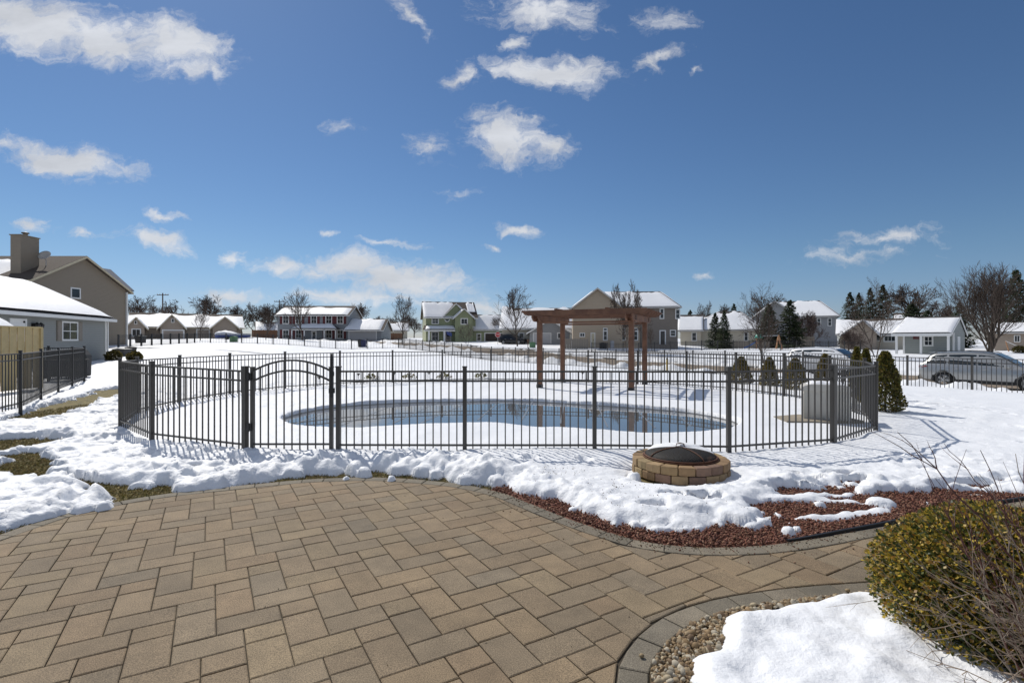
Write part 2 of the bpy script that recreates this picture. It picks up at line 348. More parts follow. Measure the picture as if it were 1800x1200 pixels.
# lower edge of the ploughed snow beside the patio (photograph pixels)
SNOWEDGE = spline([gp(*p) for p in [(-900,1120),(-500,1030),(-100,952),(0,930),(60,918),(120,903),(180,892),(206,883),(196,872),(160,862),(165,853),(230,852),(290,858),(330,863),(380,859),(420,852),(475,845),(500,838),(540,833),(585,834),(617,828),(675,829),
      (690,834),(712,833),(770,836),(790,846),(830,852),(875,852),(905,864),(933,872),(975,876),(1000,889),(1023,901),(1050,908),(1075,921),(1100,922),(1133,928),(1160,934),(1180,928),(1207,939),(1240,935),(1257,925),(1312,925),(1345,922),(1350,905),(1372,900),(1345,889),
      (1372,880),(1430,868),(1500,862),(1570,868),(1620,872),(1700,868),(1790,862),(1950,850)]], 4)
BEDSNOW = spline([gp(*p) for p in [(1215,1420),(1205,1260),(1202,1200),(1204,1160),(1222,1152),(1248,1150),(1262,1124),(1258,1108),(1268,1086),(1296,1082),(1310,1078),(1350,1070),(1400,1060),(1450,1056),(1500,1046),(1600,1044),(1750,1036),(2300,995)]], 4)
FCX, FCY = 2.03, 6.25                       # fire pit centre

def gnd(x, y):                             # ground sheet: terrain, lowered for the pool and under the paving
    x = np.asarray(x, float); y = np.asarray(y, float)
    z = terr(x, y)-.02
    sp = sdline(x, y, POOL); ins = inside(x, y, POOL)
    z = np.where(ins, -.95, z)
    return z-.05*sst(.05, -.05, sdline(x, y, PAT))*(y < 9)
FENCE_PX = [(437,7.33),(590,7.32),(817,7.3),(1045,7.3),(1281,7.2),(1465,7.71),(1540,8.88),(1520,10.6),(1458,12.4),(1378,14.2),(1294,15.8),(1207,17.2),(1121,18.4),(1034,19.1),(949,19.5),(863,19.6),(777.5,19.4),(690,18.8),(597.5,17.8),(501,16.5),(404,14.7),(316,12.8),(241,10.9),(211,9.2),(267,7.95)]
FENCE_POLY = [((px-900)/FPX*d, d) for px, d in FENCE_PX]
def ptin(x, y, P): return bool(inside(np.array([x]), np.array([y]), P)[0])
rs = np.random.RandomState(5)
def stamps():
    S = []                                  # x, y, rx, ry, rot, height
    def at(px, py, rx, ry, h, rot=0): x, y = gp(px, py, .05); S.append((x, y, rx, ry, rot, h))
    # thrown chunks along the patio edge
    for px, py, r, h in [(560,812,.13,.20),(590,808,.14,.17),(625,822,.14,.19),(650,812,.12,.14),(690,812,.13,.24),(640,828,.12,.14),(700,822,.14,.14),(745,826,.13,.17),(780,812,.14,.27),(800,826,.15,.25),(815,840,.10,.17),
          (765,830,.10,.1),(845,836,.09,.12),(505,802,.1,.15),(520,826,.13,.14),(480,822,.13,.12),(430,822,.15,.12),(688,836,.07,.11),(608,834,.05,.07),(740,806,.07,.15),(870,842,.12,.13),(900,836,.1,.1),
          (930,852,.14,.13),(965,860,.13,.13),(1000,866,.12,.12),(1035,880,.14,.13),(1070,872,.12,.13),(1085,900,.14,.12),(1120,898,.15,.12),(1150,908,.12,.1),(1190,905,.12,.1),(1140,880,.1,.1),(1290,902,.16,.14),(1320,898,.1,.12),(1345,912,.07,.08),
          (1330,842,.08,.05),(1115,835,.1,.1),(1100,843,.08,.08),(1385,926,.07,.05),(1400,921,.05,.04),
          (1560,843,.12,.16),(1545,850,.14,.12),(1580,852,.12,.12),(1610,851,.14,.1),(1520,856,.1,.07),(1545,877,.12,.06),(1440,880,.06,.05),
          (30,868,.17,.15),(50,880,.12,.11),(85,865,.12,.1),(110,862,.15,.16),(125,868,.1,.13),(150,885,.16,.12),(60,900,.2,.1),(10,905,.2,.12),(100,890,.15,.09),(180,886,.08,.1),(-40,900,.2,.14),
          (255,845,.12,.09),(270,835,.1,.08),(300,838,.12,.08),(330,850,.14,.1),(380,842,.13,.11),(200,806,.1,.05),(410,838,.12,.1),(350,830,.12,.07)]:
        at(px, py, r, r*rs.uniform(.7, 1.1), h, rs.uniform(0, 3))
    e = 0
    while e < 110:                          # small crumbs along the edge
        i = rs.randint(120, len(SNOWEDGE)-40); p = SNOWEDGE[i]; q = SNOWEDGE[i+1]-p; q = q/(np.hypot(*q)+1e-6)
        o = rs.uniform(-.03, .35); r = rs.uniform(.02, .07)
        S.append((p[0]-q[1]*o, p[1]+q[0]*o, r, r*rs.uniform(.7, 1.2), rs.uniform(0, 3), r*rs.uniform(.6, 1.0))); e += 1
    # footprints: shallow dents with raised rims
    for i_, q_ in enumerate(S):
        if q_[0] < -3.9 and q_[5] > .06: S[i_] = q_[:5]+(q_[5]*.55,)
    for k in range(700):
        x = rs.uniform(-12.5, -3.0); y = rs.uniform(4.2, 16)
        if ptin(x, y, FENCE_POLY): continue
        S.append((x, y, rs.uniform(.08, .17), rs.uniform(.06, .11), rs.uniform(0, 3), -rs.uniform(.02, .07)))
    for k in range(230):
        x = rs.uniform(4.5, 12); y = rs.uniform(5, 16)
        if x < 7.8 and 7.5 < y: continue
        S.append((x, y, rs.uniform(.08, .16), rs.uniform(.06, .1), rs.uniform(0, 3), -rs.uniform(.015, .045)))
    for k in range(10):
        S.append((rs.uniform(-2.6, 2.6), rs.uniform(5.9, 7.0), rs.uniform(.08, .15), rs.uniform(.06, .1), rs.uniform(0, 3), -rs.uniform(.02, .05)))
    return S
STAMPS = stamps()
def fence_sd(x, y):                         # rough inside of the pool enclosure
    return inside(x, y, np.array(FENCE_POLY))
BARE = [(62,733,208,684,.38),(185,663,214,657,.4),(-20,792,62,777,.28),(-30,808,40,801,.25),(0,820,62,838,.12),(55,838,115,846,.09),(20,812,90,826,.1),(-40,783,10,778,.3),(100,838,150,850,.07),(30,800,75,812,.12),(165,861,300,864,.10),(210,858,270,858,.12),(120,846,200,853,.05)]   # worn strips of grass: two ends and half width
BARE_R = [(1420,845,.10,.03,0),(1390,838,.06,.02,0),(1480,838,.13,.05,0),(1500,848,.1,.03,0),(1240,886,.13,.05,10),(1180,882,.08,.03,0),(1148,902,.1,.05,30),(1560,870,.3,.06,0),(1440,865,.28,.06,-20),(1400,868,.22,.05,-15),
        (1495,865,.2,.05,0),(1620,865,.35,.06,0),(1700,856,.2,.05,0),(1540,883,.35,.05,5),(1640,830,.1,.04,0),(1272,864,.05,.03,0),(1230,879,.08,.02,0),(1640,860,.1,.03,0),(1660,905,.6,.1,0),(1480,902,.5,.12,-10),(1590,892,.5,.08,0),(1420,900,.35,.12,0),(1385,890,.25,.06,0)]
def ell(x, y, px, py, rx, ry, rot):
    cx, cy = gp(px, py, 0); c, s = math.cos(R(rot)), math.sin(R(rot)); u = ((x-cx)*c+(y-cy)*s)/rx; v = (-(x-cx)*s+(y-cy)*c)/ry
    return u*u+v*v
def thick(x, y, near=True):                 # snow depth
    edge = sdline(x, y, SNOWEDGE)+.05*fbm(x*6, y*6, 11, 3)+.45*sst(2.3, 3.3, x)*fbm(x*2.2, y*4.2, 12, 4) if near else np.full(x.shape, 9.)
    n1 = fbm(x*.8, y*.8, 3, 3); n2 = fbm(x*3.2, y*3.2, 4, 4); n3 = fbm(x*11, y*11, 5, 3)
    inn = fence_sd(x, y)
    rough = np.where(inn, .35, 1.0)*np.where(y > 22, .35, 1.0)
    lf = sst(-2.0, -4.5, x)                 # the trampled left lawn
    T = .085+.05*n1+(.02+.035*lf)*n2*rough+(.006+.026*lf)*n3*rough*np.where(y > 14, .3, 1)
    if near:
        # ploughed bank along the paving
        bank = np.exp(-((edge-.42)/.34)**2)*(sst(-3.6, -2.5, x)*(1-sst(-.2, .9, x))+.2*sst(-8, -5.5, x)*(1-sst(-5.2, -4.6, x))*(y < 6.4))
        T = T+bank*(.07+.085*np.maximum(n2, -.3)+.03*n3)+.02*np.exp(-((edge-.25)/.3)**2)*(1+n2*1.5+n3*1.5)*(y < 7.2)
        ew = np.exp(-np.maximum(edge, 0)/.75)*(y < 8.2); wob = .05*vn(x*5, y*5, 7)
        bil = .5-np.abs(vn(x*6.5+wob*9, y*6.5, 8))*2+.45*(.5-np.abs(vn(x*14+wob*20, y*14, 9))*2)+.25*(.5-np.abs(vn(x*29, y*29, 10))*2)
        T = T+ew*.038*bil
        B = np.full(x.shape, 9.)
        for (pa, qa, pb, qb, hw) in BARE: B = np.minimum(B, (sdline(x, y, np.array([gp(pa, qa), gp(pb, qb)]))/hw)**2)
        B = B+1.6*fbm(x*2.5, y*2.5, 21, 4)+.9*fbm(x*13, y*13, 22, 3)
        T = T-.22*(1-sst(.5, 2.2, B))
        B = np.full(x.shape, 9.)
        for b in BARE_R: B = np.minimum(B, ell(x, y, b[0], b[1], b[2]*1.35, b[3]*1.5, b[4]))
        B = B+.7*fbm(x*7, y*9, 31, 4)
        T = T-.22*(1-sst(.55, 1.7, B))
        # dip around the fire pit
        r = np.hypot(x-FCX, y-FCY); T = np.where(r < .5, -.05, T-.075*np.exp(-((r-.55)/.22)**2)*(.6+.4*sst(.1, -.3, y-FCY)))
        # soil showing right under the fence line
    T = T+np.where(y < 8.5, .012*fbm(x*26, y*26, 6, 2)*(edge < 1.6), 0)
    thin = sst(-4.0, -5.0, x)+sst(.8, 1.8, x)
    T = T*((1-thin)*sst(0, .17, edge)**.5+thin*sst(0, .30, edge)**.75)-.03*(1-sst(0, .01, edge))
    if near:                            # melting remnants lying on the red mulch
        pdm = sdline(x, y, PAT); rem = .17*(fbm(x*1.5+.7*fbm(x*2, y*2, 35, 2), y*3.6, 34, 4)+.25*fbm(x*8, y*8, 36, 3)+.03)*sst(.14, .40, pdm)
        T = np.where((x > 2.4) & (y < 8) & (pdm > .1), np.maximum(T, np.minimum(rem, .06)), T)
    if near:
        bs = sdline(x, y, BEDSNOW)+.03*fbm(x*9, y*9, 41, 3)
        Tb = (.10+.05*fbm(x*2.5, y*2.5, 42, 3)+.035*fbm(x*8, y*8, 43, 3))
        Tb = Tb*sst(0, .14, -bs)**.55-.04*(1-sst(0, .01, -bs))
        bd = sdline(x, y, BED)
        T = np.where((bd < 0) & (y < 6) & (x > .5), Tb, T)
    return T
def poolcut(x, y, T):
    ins = inside(x, y, POOL); sp = np.abs(sdline(x, y, POOL)); sp = np.where(ins, -sp, sp)
    k = sst(-.03, .05, sp+.03*fbm(x*3, y*3, 51, 3))
    return np.where(sp < 1, T*k**.5+(k-1)*.30, T)
def grid(x0, x1, y0, y1, st, near):
    xs = np.arange(x0, x1+st*.5, st); ys = np.arange(y0, y1+st*.5, st); X, Y = np.meshgrid(xs, ys)
    T = thick(X, Y, near)
    if near:
        for (sx, sy, rx, ry, rot, h) in STAMPS:
            rr = max(rx, ry)*1.9; i0 = max(0, int((sx-rr-x0)/st)); i1 = min(len(xs), int((sx+rr-x0)/st)+2); j0 = max(0, int((sy-rr-y0)/st)); j1 = min(len(ys), int((sy+rr-y0)/st)+2)
            if i1 <= i0 or j1 <= j0: continue
            sl = (slice(j0, j1), slice(i0, i1)); c, s = math.cos(rot), math.sin(rot); dx = X[sl]-sx; dy = Y[sl]-sy
            w = 1+(1.5 if rx > .19 and h > 0 else .7)*fbm(dx*7+sx*7, dy*9+sy*5, 61, 3)
            q = (((dx*c+dy*s)/rx)**2+((-dx*s+dy*c)/ry)**2)*w
            if h > 0: T[sl] = np.maximum(T[sl], np.where(q < 1, min((.035 if h < .05 else .05)+h*.5, 1.05*rx)*np.clip(1-q*q, 0, 1)**.5*(1+.12*fbm(dx*25, dy*25, 62, 2)), -9))
            else:
                f = np.where(T[sl] > .03, 1, 0); T[sl] = T[sl]+f*(h*np.exp(-(q*1.1)**2)-h*.35*np.exp(-((np.sqrt(q)-1.35)/.28)**2))
    T = poolcut(X, Y, T)
    return X, Y, T
NX0, NX1, NY0, NY1, NS = -15.0, 11.5, 1.8, 18.5, .03
gX, gY, gT = grid(NX0, NX1, NY0, NY1, NS, True)
mX, mY, mT = grid(-42, 42, -1.7, 48, .16, False)
def tat(x, y):                              # snow depth at points of the near field
    i = np.clip(((x-NX0)/NS).astype(int), 0, gT.shape[1]-1); j = np.clip(((y-NY0)/NS).astype(int), 0, gT.shape[0]-1); return gT[j, i]
def roadmask(x, y):
    n = .8*x+.6*y+.5*fbm(x*.25, y*.25, 71, 3)+.25*fbm(x*1.2, y*1.2, 72, 2); return (n > 29.3) & (n < 38.7)
def sheet(X, Y, T, drop=0, cut=None, road=True):
    G = terr(X, Y)-.02
    n = .8*X+.6*Y
    pile = .35*np.exp(-((n-28.3)/.8)**2)+.3*np.exp(-((n-39.6)/.9)**2)
    T = T+np.where(n > 24, pile*(.7+1.6*fbm(X*.9, Y*.9, 73, 4)), 0)
    bare = (T < .012)
    if road: bare |= roadmask(X, Y)
    Z = np.where(bare, G-.06, G+T)-drop
    ny, nx = X.shape; idx = np.arange(ny*nx).reshape(ny, nx)
    keep = np.ones((ny-1, nx-1), bool)
    allb = bare[:-1, :-1] & bare[1:, :-1] & bare[:-1, 1:] & bare[1:, 1:]
    keep &= ~allb
    if cut is not None:
        cx = (X[:-1, :-1]+X[1:, 1:])/2; cy = (Y[:-1, :-1]+Y[1:, 1:])/2; keep &= ~((cx > cut[0]) & (cx < cut[1]) & (cy > cut[2]) & (cy < cut[3]))
    F = np.stack([idx[:-1, :-1], idx[:-1, 1:], idx[1:, 1:], idx[1:, :-1]], -1)[keep]
    return np.stack([X.ravel(), Y.ravel(), Z.ravel()], 1), F
V1, F1 = sheet(gX, gY, gT)
V2, F2 = sheet(mX, mY, mT, .004, (NX0+.03, NX1-.1, NY0-5, NY1-.1))
fx = np.concatenate([np.arange(-420, -42, 9), np.arange(-42, 43, 1.5), np.arange(44, 420, 9)]); fx = np.unique(np.concatenate([fx, np.arange(-110, 111, 1.5)]))
fy = np.concatenate([np.arange(-60, 42, 3), np.arange(42, 130, 1.0), np.arange(130, 900, 25)])
fX, fY = np.meshgrid(fx, fy)
V3, F3 = sheet(fX, fY, .10+.05*fbm(fX*.3, fY*.3, 81, 3), .01, (-41.5, 41.5, -1.5, 47.5))
# drop the patio side of the far sheets
def cutpatio(V, F):
    c = V[F].mean(1); near = (c[:, 1] < 5.2) & (np.abs(c[:, 0]) < 60); k = ~near; return F[k]
F2 = cutpatio(V2, F2); F3 = cutpatio(V3, F3)
def used(V, F):
    u, inv = np.unique(F, return_inverse=True); return V[u], inv.reshape(F.shape)
VV = []; FF = []; b = 0
for V, F in ((V1, F1), (V2, F2), (V3, F3)):
    V, F = used(V, F); VV.append(V); FF.append(F+b); b += len(V)
tag(quick('snow', np.vstack(VV), np.vstack(FF), M['snow'], smooth=True), kind='stuff')
# ground sheets
def gsheet(xs, ys, fn, m, name, cut=None):
    X, Y = np.meshgrid(xs, ys); Z = fn(X, Y); ny, nx = X.shape; idx = np.arange(ny*nx).reshape(ny, nx)
    F = np.stack([idx[:-1, :-1], idx[:-1, 1:], idx[1:, 1:], idx[1:, :-1]], -1).reshape(-1, 4)
    return np.stack([X.ravel(), Y.ravel(), Z.ravel()], 1), F
ux = np.unique(np.concatenate([np.arange(-600, 601, 20), np.arange(-60, 60.1, 2), np.arange(-12, 12.1, .15)]))
uy = np.unique(np.concatenate([np.arange(-100, 1500, 25), np.arange(-5, 140, 2.), np.arange(0, 22, .15)]))
V, F = gsheet(ux, uy, gnd, None, '')
tag(quick('ground', V, F, M['grass']), kind='structure')

# road: a strip along the street direction, slightly above the ground
tt = np.arange(-60, 160, 1.0); nn = np.linspace(29.3-.7, 38.7+.7, 14)
Tt, Nn = np.meshgrid(tt, nn); Xr = .8*Nn-.6*Tt; Yr = .6*Nn+.8*Tt; Zr = terr(Xr, Yr)+.004
idx = np.arange(Tt.size).reshape(Tt.shape); F = np.stack([idx[:-1, :-1], idx[:-1, 1:], idx[1:, 1:], idx[1:, :-1]], -1).reshape(-1, 4)
tag(quick('road', np.stack([Xr.ravel(), Yr.ravel(), Zr.ravel()], 1), F[:, ::-1], M['road']), kind='structure')
for nm, n0 in (('kerb', 29.0), ('kerb', 39.0)):
    mb = MB()
    for a in range(-60, 160, 2):
        P = [(.8*n-.6*t, .6*n+.8*t) for n, t in ((n0-.08, a), (n0+.08, a), (n0+.08, a+2), (n0-.08, a+2))]
        mb.slab([(x, y, float(terr(x, y))+.13) for x, y in P], .3)
    tag(mb.build(nm, M['concrete']), kind='structure')

# ------------------------------------------------------------------ patio of three paver sizes
TH = R(30.3375); ca, sa = math.cos(TH), math.sin(TH)
def fr2w(a, b): return (a*ca-b*sa, a*sa+b*ca)
def nearest(P, x, y):
    best = (1e9, None)
    for i in range(len(P)-1):
        ax, ay = P[i]; dx, dy = P[i+1]-P[i]; l2 = dx*dx+dy*dy
        if l2 < 1e-10: continue
        t = min(1, max(0, ((x-ax)*dx+(y-ay)*dy)/l2)); qx, qy = ax+t*dx, ay+t*dy; d = math.hypot(x-qx, y-qy)
        if d < best[0]:
            l = math.sqrt(l2); best = (d, (qx, qy), (dx/l, dy/l), (dx*(y-ay)-dy*(x-ax)) > 0)
    return best
def clip(poly, q, n, off):                  # keep points with (p-q).n <= -off
    o = []
    for i in range(len(poly)):
        p, r = poly[i], poly[(i+1) % len(poly)]; a = (p[0]-q[0])*n[0]+(p[1]-q[1])*n[1]+off; c = (r[0]-q[0])*n[0]+(r[1]-q[1])*n[1]+off
        if a <= 0: o.append(p)
        if a*c < 0: t = a/(a-c); o.append((p[0]+(r[0]-p[0])*t, p[1]+(r[1]-p[1])*t))
    return o
def area(p): return .5*sum(p[i][0]*p[(i+1) % len(p)][1]-p[(i+1) % len(p)][0]*p[i][1] for i in range(len(p)))
def inset(p, d):
    n = len(p); o = []
    for i in range(n):
        a, b, c = p[i-1], p[i], p[(i+1) % n]; u = Vector((b[0]-a[0], b[1]-a[1])); w = Vector((c[0]-b[0], c[1]-b[1]))
        if u.length < 1e-6 or w.length < 1e-6: continue
        u.normalize(); w.normalize(); n1 = Vector((-u.y, u.x)); n2 = Vector((-w.y, w.x)); m = n1+n2
        k = m.dot(n1); 
        if abs(k) < .25: k = .25
        o.append((b[0]+m.x*d/k, b[1]+m.y*d/k))
    return o
patio = MB()
def paver(poly, tintc):
    if len(poly) < 3: return
    if area(poly) < 0: poly = poly[::-1]
    # drop doubled points
    q = []
    for p in poly:
        if not q or math.hypot(p[0]-q[-1][0], p[1]-q[-1][1]) > .006: q.append(p)
    if len(q) > 2 and math.hypot(q[0][0]-q[-1][0], q[0][1]-q[-1][1]) < .006: q.pop()
    if len(q) < 3 or area(q) < .0015: return
    a = inset(q, .0022+random.random()*.0016); b_ = inset(a, .006)
    if len(b_) < 3 or area(b_) <= .0006: return
    z0 = random.uniform(-.0015, .0015); tx = random.uniform(-.008, .008); ty = random.uniform(-.008, .008); cx = sum(p[0] for p in a)/len(a); cy = sum(p[1] for p in a)/len(a)
    zf = lambda p: z0+tx*(p[0]-cx)+ty*(p[1]-cy)
    n = len(a); vs = [(p[0], p[1], zf(p)) for p in b_]+[(p[0], p[1], zf(p)-.004) for p in a]+[(p[0], p[1], -.04) for p in a]
    fs = [tuple(range(n))]+[(n+i, n+(i+1) % n, (i+1) % n, i) for i in range(n)]+[(2*n+i, 2*n+(i+1) % n, n+(i+1) % n, n+i) for i in range(n)]
    if len(b_) == n: patio.add(vs, fs, tintc)
PALS = [(.285,.222,.162), (.262,.207,.155), (.30,.228,.157), (.235,.197,.157), (.25,.21,.165), (.205,.185,.16), (.275,.20,.14), (.29,.235,.165), (.185,.172,.155)]
def ptint():
    c = random.choices(PALS, [5,5,4,4,4,1.3,3,4,.6])[0]; k = random.uniform(.9, 1.1); m_ = sum(c)/3; return tuple((v*.5+w*.5)*k*.86*f for v, w, f in zip(c, (.315, .242, .145), (.87, .83, .765)))
W_, L_, H_, S_, Vv = .2015, .333, .188, .167, .328
ax_, ay_ = W_, H_; bx_, by_ = L_, -(S_+Vv); OX, OY = .236, 3.626
for i in range(-45, 60):
    for j in range(-45, 60):
        x = OX+i*ax_+j*bx_; y = OY+i*ay_+j*by_; wx, wy = fr2w(x, y)
        if not (-12 < wx < 9 and .3 < wy < 8.6): continue
        for (x0, y0, w, h) in ((x, y, W_, Vv), (x, y+Vv, W_, S_), (x, y-H_, L_, H_)):
            poly = [fr2w(*p) for p in ((x0, y0), (x0+w, y0), (x0+w, y0+h), (x0, y0+h))]
            cx, cy = sum(p[0] for p in poly)/4, sum(p[1] for p in poly)/4; ok = True
            for P, inner, off in ((PAT, False, .155), (BED, True, .155)):
                d, q, t, left = nearest(P, cx, cy)
                if P is PAT and left and d > .25: ok = False; break
                if P is BED and (not left) and d > .25: ok = False; break
                if d < .42:
                    n = (-t[1], t[0]) if P is PAT else (t[1], -t[0]); poly = clip(poly, q, n, off)
                    if len(poly) < 3: ok = False; break
                    for pt in list(poly):
                        d2, q2, t2, _ = nearest(P, *pt); n2 = (-t2[1], t2[0]) if P is PAT else (t2[1], -t2[0])
                        if (pt[0]-q2[0])*n2[0]+(pt[1]-q2[1])*n2[1]+off > .004: poly = clip(poly, q2, n2, off)
                        if len(poly) < 3: ok = False; break
                if not ok: break
            if ok and len(poly) >= 3: paver(poly, ptint())
def border(P, sign):
    s = 0; d = [0]
    for i in range(len(P)-1): d.append(d[-1]+math.hypot(*(P[i+1]-P[i])))
    d = np.array(d); px = lambda t: np.array([np.interp(t, d, P[:, 0]), np.interp(t, d, P[:, 1])])
    t = 0.
    while t < d[-1]-.3:
        l = .245+random.uniform(-.004, .004); a, b = px(t), px(t+l); m = px(t+l/2)
        ta = (px(t+.05)-px(max(0, t-.05))); tb = (px(t+l+.05)-px(t+l-.05)); ta /= np.hypot(*ta); tb /= np.hypot(*tb)
        na = np.array([ta[1], -ta[0]])*sign; nb = np.array([tb[1], -tb[0]])*sign
        if -12 < a[0] < 9 and .3 < a[1] < 9:
            k = random.uniform(.85, 1.1); c = random.choice([(.18,.155,.115), (.195,.165,.12), (.17,.147,.108)])
            paver([tuple(a+na*.003), tuple(m+(na+nb)/2*.003), tuple(b+nb*.003), tuple(b+nb*.15), tuple(m+(na+nb)/2*.15), tuple(a+na*.15)], tuple(v*k for v in c))
        t += l
border(PAT, 1); border(BED, -1)
tag(patio.build('patio', M['paver'], fix=False), kind='structure')

mb = MB(); mb.add([(-14, -3, -.013), (10, -3, -.013), (10, 9, -.013), (-14, 9, -.013)], [(0, 1, 2, 3)])
# joint sand only under the paving: outline of the patio
poly = [tuple(p) for p in PAT]+[(14, 3.9), (14, -3), (-14, -3)]
mb = MB(); bm = bmesh.new(); vs = [bm.verts.new((x, y, -.013)) for x, y in poly]; f = bm.faces.new(vs); bmesh.ops.triangulate(bm, faces=[f]); me = bpy.data.meshes.new('joint_sand'); bm.to_mesh(me); bm.free()
me.materials.append(M['sand']); o = bpy.data.objects.new('paving_bed', me); COL.objects.link(o); tag(o, kind='structure')

# ------------------------------------------------------------------ mulch bed, gravel bed, grass
def flat(name, poly, z, m, kind='structure'):
    bm = bmesh.new(); vs = [bm.verts.new((x, y, z)) for x, y in poly]; f = bm.faces.new(vs); f.normal_update()
    if f.normal.z < 0: f.normal_flip()
    bmesh.ops.triangulate(bm, faces=[f]); me = bpy.data.meshes.new(name); bm.to_mesh(me); bm.free(); me.materials.append(m)
    o = bpy.data.objects.new(name, me); COL.objects.link(o); return tag(o, kind=kind)
ia = int(np.argmin(np.hypot(PAT[:, 0]-gp(860, 860)[0], PAT[:, 1]-gp(860, 860)[1])))
MULCH = [tuple(p) for p in PAT[ia:]]+[(8.5, 6.5), (8.5, 8.3), gp(1640, 815), gp(1470, 822), gp(1330, 855), gp(1230, 862), gp(1090, 855), gp(980, 845), gp(900, 848)]
flat('mulch_bed', MULCH, -.010, M['mulch'])
BEDP = [tuple(p) for p in BED]+[(9, .2), (1.0, .2)]
flat('gravel_bed', BEDP, -.006, M['gravelbase'])
def rotm(n, r):
    q = r.normal(size=(n, 4)); q /= np.linalg.norm(q, axis=1)[:, None]; w, x, y, z = q.T
    return np.stack([1-2*(y*y+z*z), 2*(x*y-z*w), 2*(x*z+y*w), 2*(x*y+z*w), 1-2*(x*x+z*z), 2*(y*z-x*w), 2*(x*z-y*w), 2*(y*z+x*w), 1-2*(x*x+y*y)], -1).reshape(n, 3, 3)
OCT = np.array([(1,0,0),(0,1,0),(-1,0,0),(0,-1,0),(0,0,1),(0,0,-1)], float); OCF = np.array([(0,1,4),(1,2,4),(2,3,4),(3,0,4),(1,0,5),(2,1,5),(3,2,5),(0,3,5)])
def ico():
    bm = bmesh.new(); bmesh.ops.create_icosphere(bm, subdivisions=2, radius=1); v = np.array([x.co[:] for x in bm.verts]); f = np.array([[a.index for a in g.verts] for g in bm.faces]); bm.free(); return v, f
ICV, ICF = ico()
def scatter(name, pos, size, base, faces, m, cols, r, jit=.25, smooth=False, flatk=(1, .7, .45)):
    n = len(pos); k = len(base); sc = size[:, None]*np.array(flatk)[None]*(1+r.uniform(-.3, .3, (n, 3)))
    B = base[None]*(1+r.uniform(-jit, jit, (n, k, 1)))*sc[:, None, :]
    Vt = np.einsum('nij,nkj->nki', rotm(n, r), B)+pos[:, None, :]
    F = (faces[None]+(np.arange(n)*k)[:, None, None]).reshape(-1, faces.shape[1])
    return quick(name, Vt.reshape(-1, 3), F, m, smooth=smooth, tint=np.repeat(cols, len(faces), 0))
r_ = np.random.RandomState(11)
n = 150000; x = r_.uniform(-.3, 7.5, n); y = r_.uniform(3.6, 7.5, n)
pd = sdline(x, y, PAT); k = inside(x, y, np.array(MULCH)) & (pd > .02) & (tat(x, y) < .012); 
x, y = x[k], y[k]; keep = r_.rand(len(x)) < np.clip(6.5/(y*y), 0, 1)*2.4; x, y = x[keep], y[keep]
x = x[:32000]; y = y[:32000]; n = len(x)
cols = np.array([(.155,.06,.038), (.12,.045,.03), (.19,.085,.055), (.095,.04,.03), (.22,.125,.08), (.14,.065,.04)])[r_.randint(0, 6, n)]*r_.uniform(.9, 1.7, (n, 1))
tag(scatter('mulch', np.stack([x, y, r_.uniform(-.008, .012, n)], 1), r_.uniform(.008, .019, n), OCT, OCF, M['chip'], cols, r_, .35), kind='stuff')
# gravel of the near bed
n = 60000; x = r_.uniform(.45, 4.2, n); y = r_.uniform(1.9, 3.8, n); bd = sdline(x, y, BED); k = (bd < -.012) & (tat(x, y) < .03) & (bd > -1.4) & (y > 1.9); x, y, bd = x[k], y[k], bd[k]
x = x[:12000]; y = y[:12000]; n = len(x); sz = r_.uniform(.006, .015, n)*np.where(r_.rand(n) < .12, 1.6, 1)
cols = np.array([(.30,.22,.125), (.22,.145,.07), (.38,.31,.20), (.17,.11,.06), (.27,.18,.09), (.42,.37,.28)])[r_.randint(0, 6, n)]*r_.uniform(.7, 1.2, (n, 1))
tag(scatter('gravel', np.stack([x, y, .002+sz*.4+r_.uniform(0, .012, n)], 1), sz, ICV, ICF, M['pebble'], cols, r_, .13, True, (1, .85, .7)), kind='stuff')
for (px, py, s, lab) in [(1128, 1155, .014, 'small tan pebble lying loose on the grey border paver'), (1262, 1083, .016, 'rounded pebble resting on the curved edge above the snow patch'), (1490, 1040, .015, 'brown pebble lying on the border pavers near the boxwood bush')]:
    X, Y = gp(px, py); mb = MB(); rr = random.Random(px)
    mb.add([(v[0]*s*(1+rr.uniform(-.15, .15)), v[1]*s*.85*(1+rr.uniform(-.15, .15)), s*.7+v[2]*s*.7) for v in ICV], [tuple(f) for f in ICF], (.3, .22, .12))
    o = mb.build('pebble', M['pebble'], smooth=True); o.location = (X, Y, .001); tag(o, lab, 'pebble', 'loose pebbles on the border pavers')
r_ = np.random.RandomState(21); n = 900; i_ = r_.randint(ia, len(PAT)-2, n); o_ = r_.exponential(.07, n)+.005; t_ = PAT[i_+1]-PAT[i_]; t_ /= np.linalg.norm(t_, axis=1)[:, None]+1e-9; p_ = PAT[i_]+(PAT[i_+1]-PAT[i_])*r_.rand(n, 1)
x = p_[:, 0]+t_[:, 1]*o_; y = p_[:, 1]-t_[:, 0]*o_; k = (x < 7) & (y > 3.3); x, y = x[k], y[k]; n = len(x)
cols = np.array([(.155,.06,.038), (.12,.07,.03), (.10,.08,.04), (.2,.12,.06)])[r_.randint(0, 4, n)]*r_.uniform(.7, 1.3, (n, 1))
tag(scatter('stray_chips', np.stack([x, y, r_.uniform(.001, .005, n)], 1), r_.uniform(.003, .010, n), OCT, OCF, M['chip'], cols, r_, .35), kind='stuff')
n = 260; x = r_.uniform(-6, 3.5, n); y = r_.uniform(2.3, 5.6, n); k = (sdline(x, y, PAT) < -.05) & (sdline(x, y, BED) > .02); x, y = x[k], y[k]; n = len(x)
cols = np.array([(.05,.035,.02), (.16,.12,.05), (.03,.03,.02)])[r_.randint(0, 3, n)]
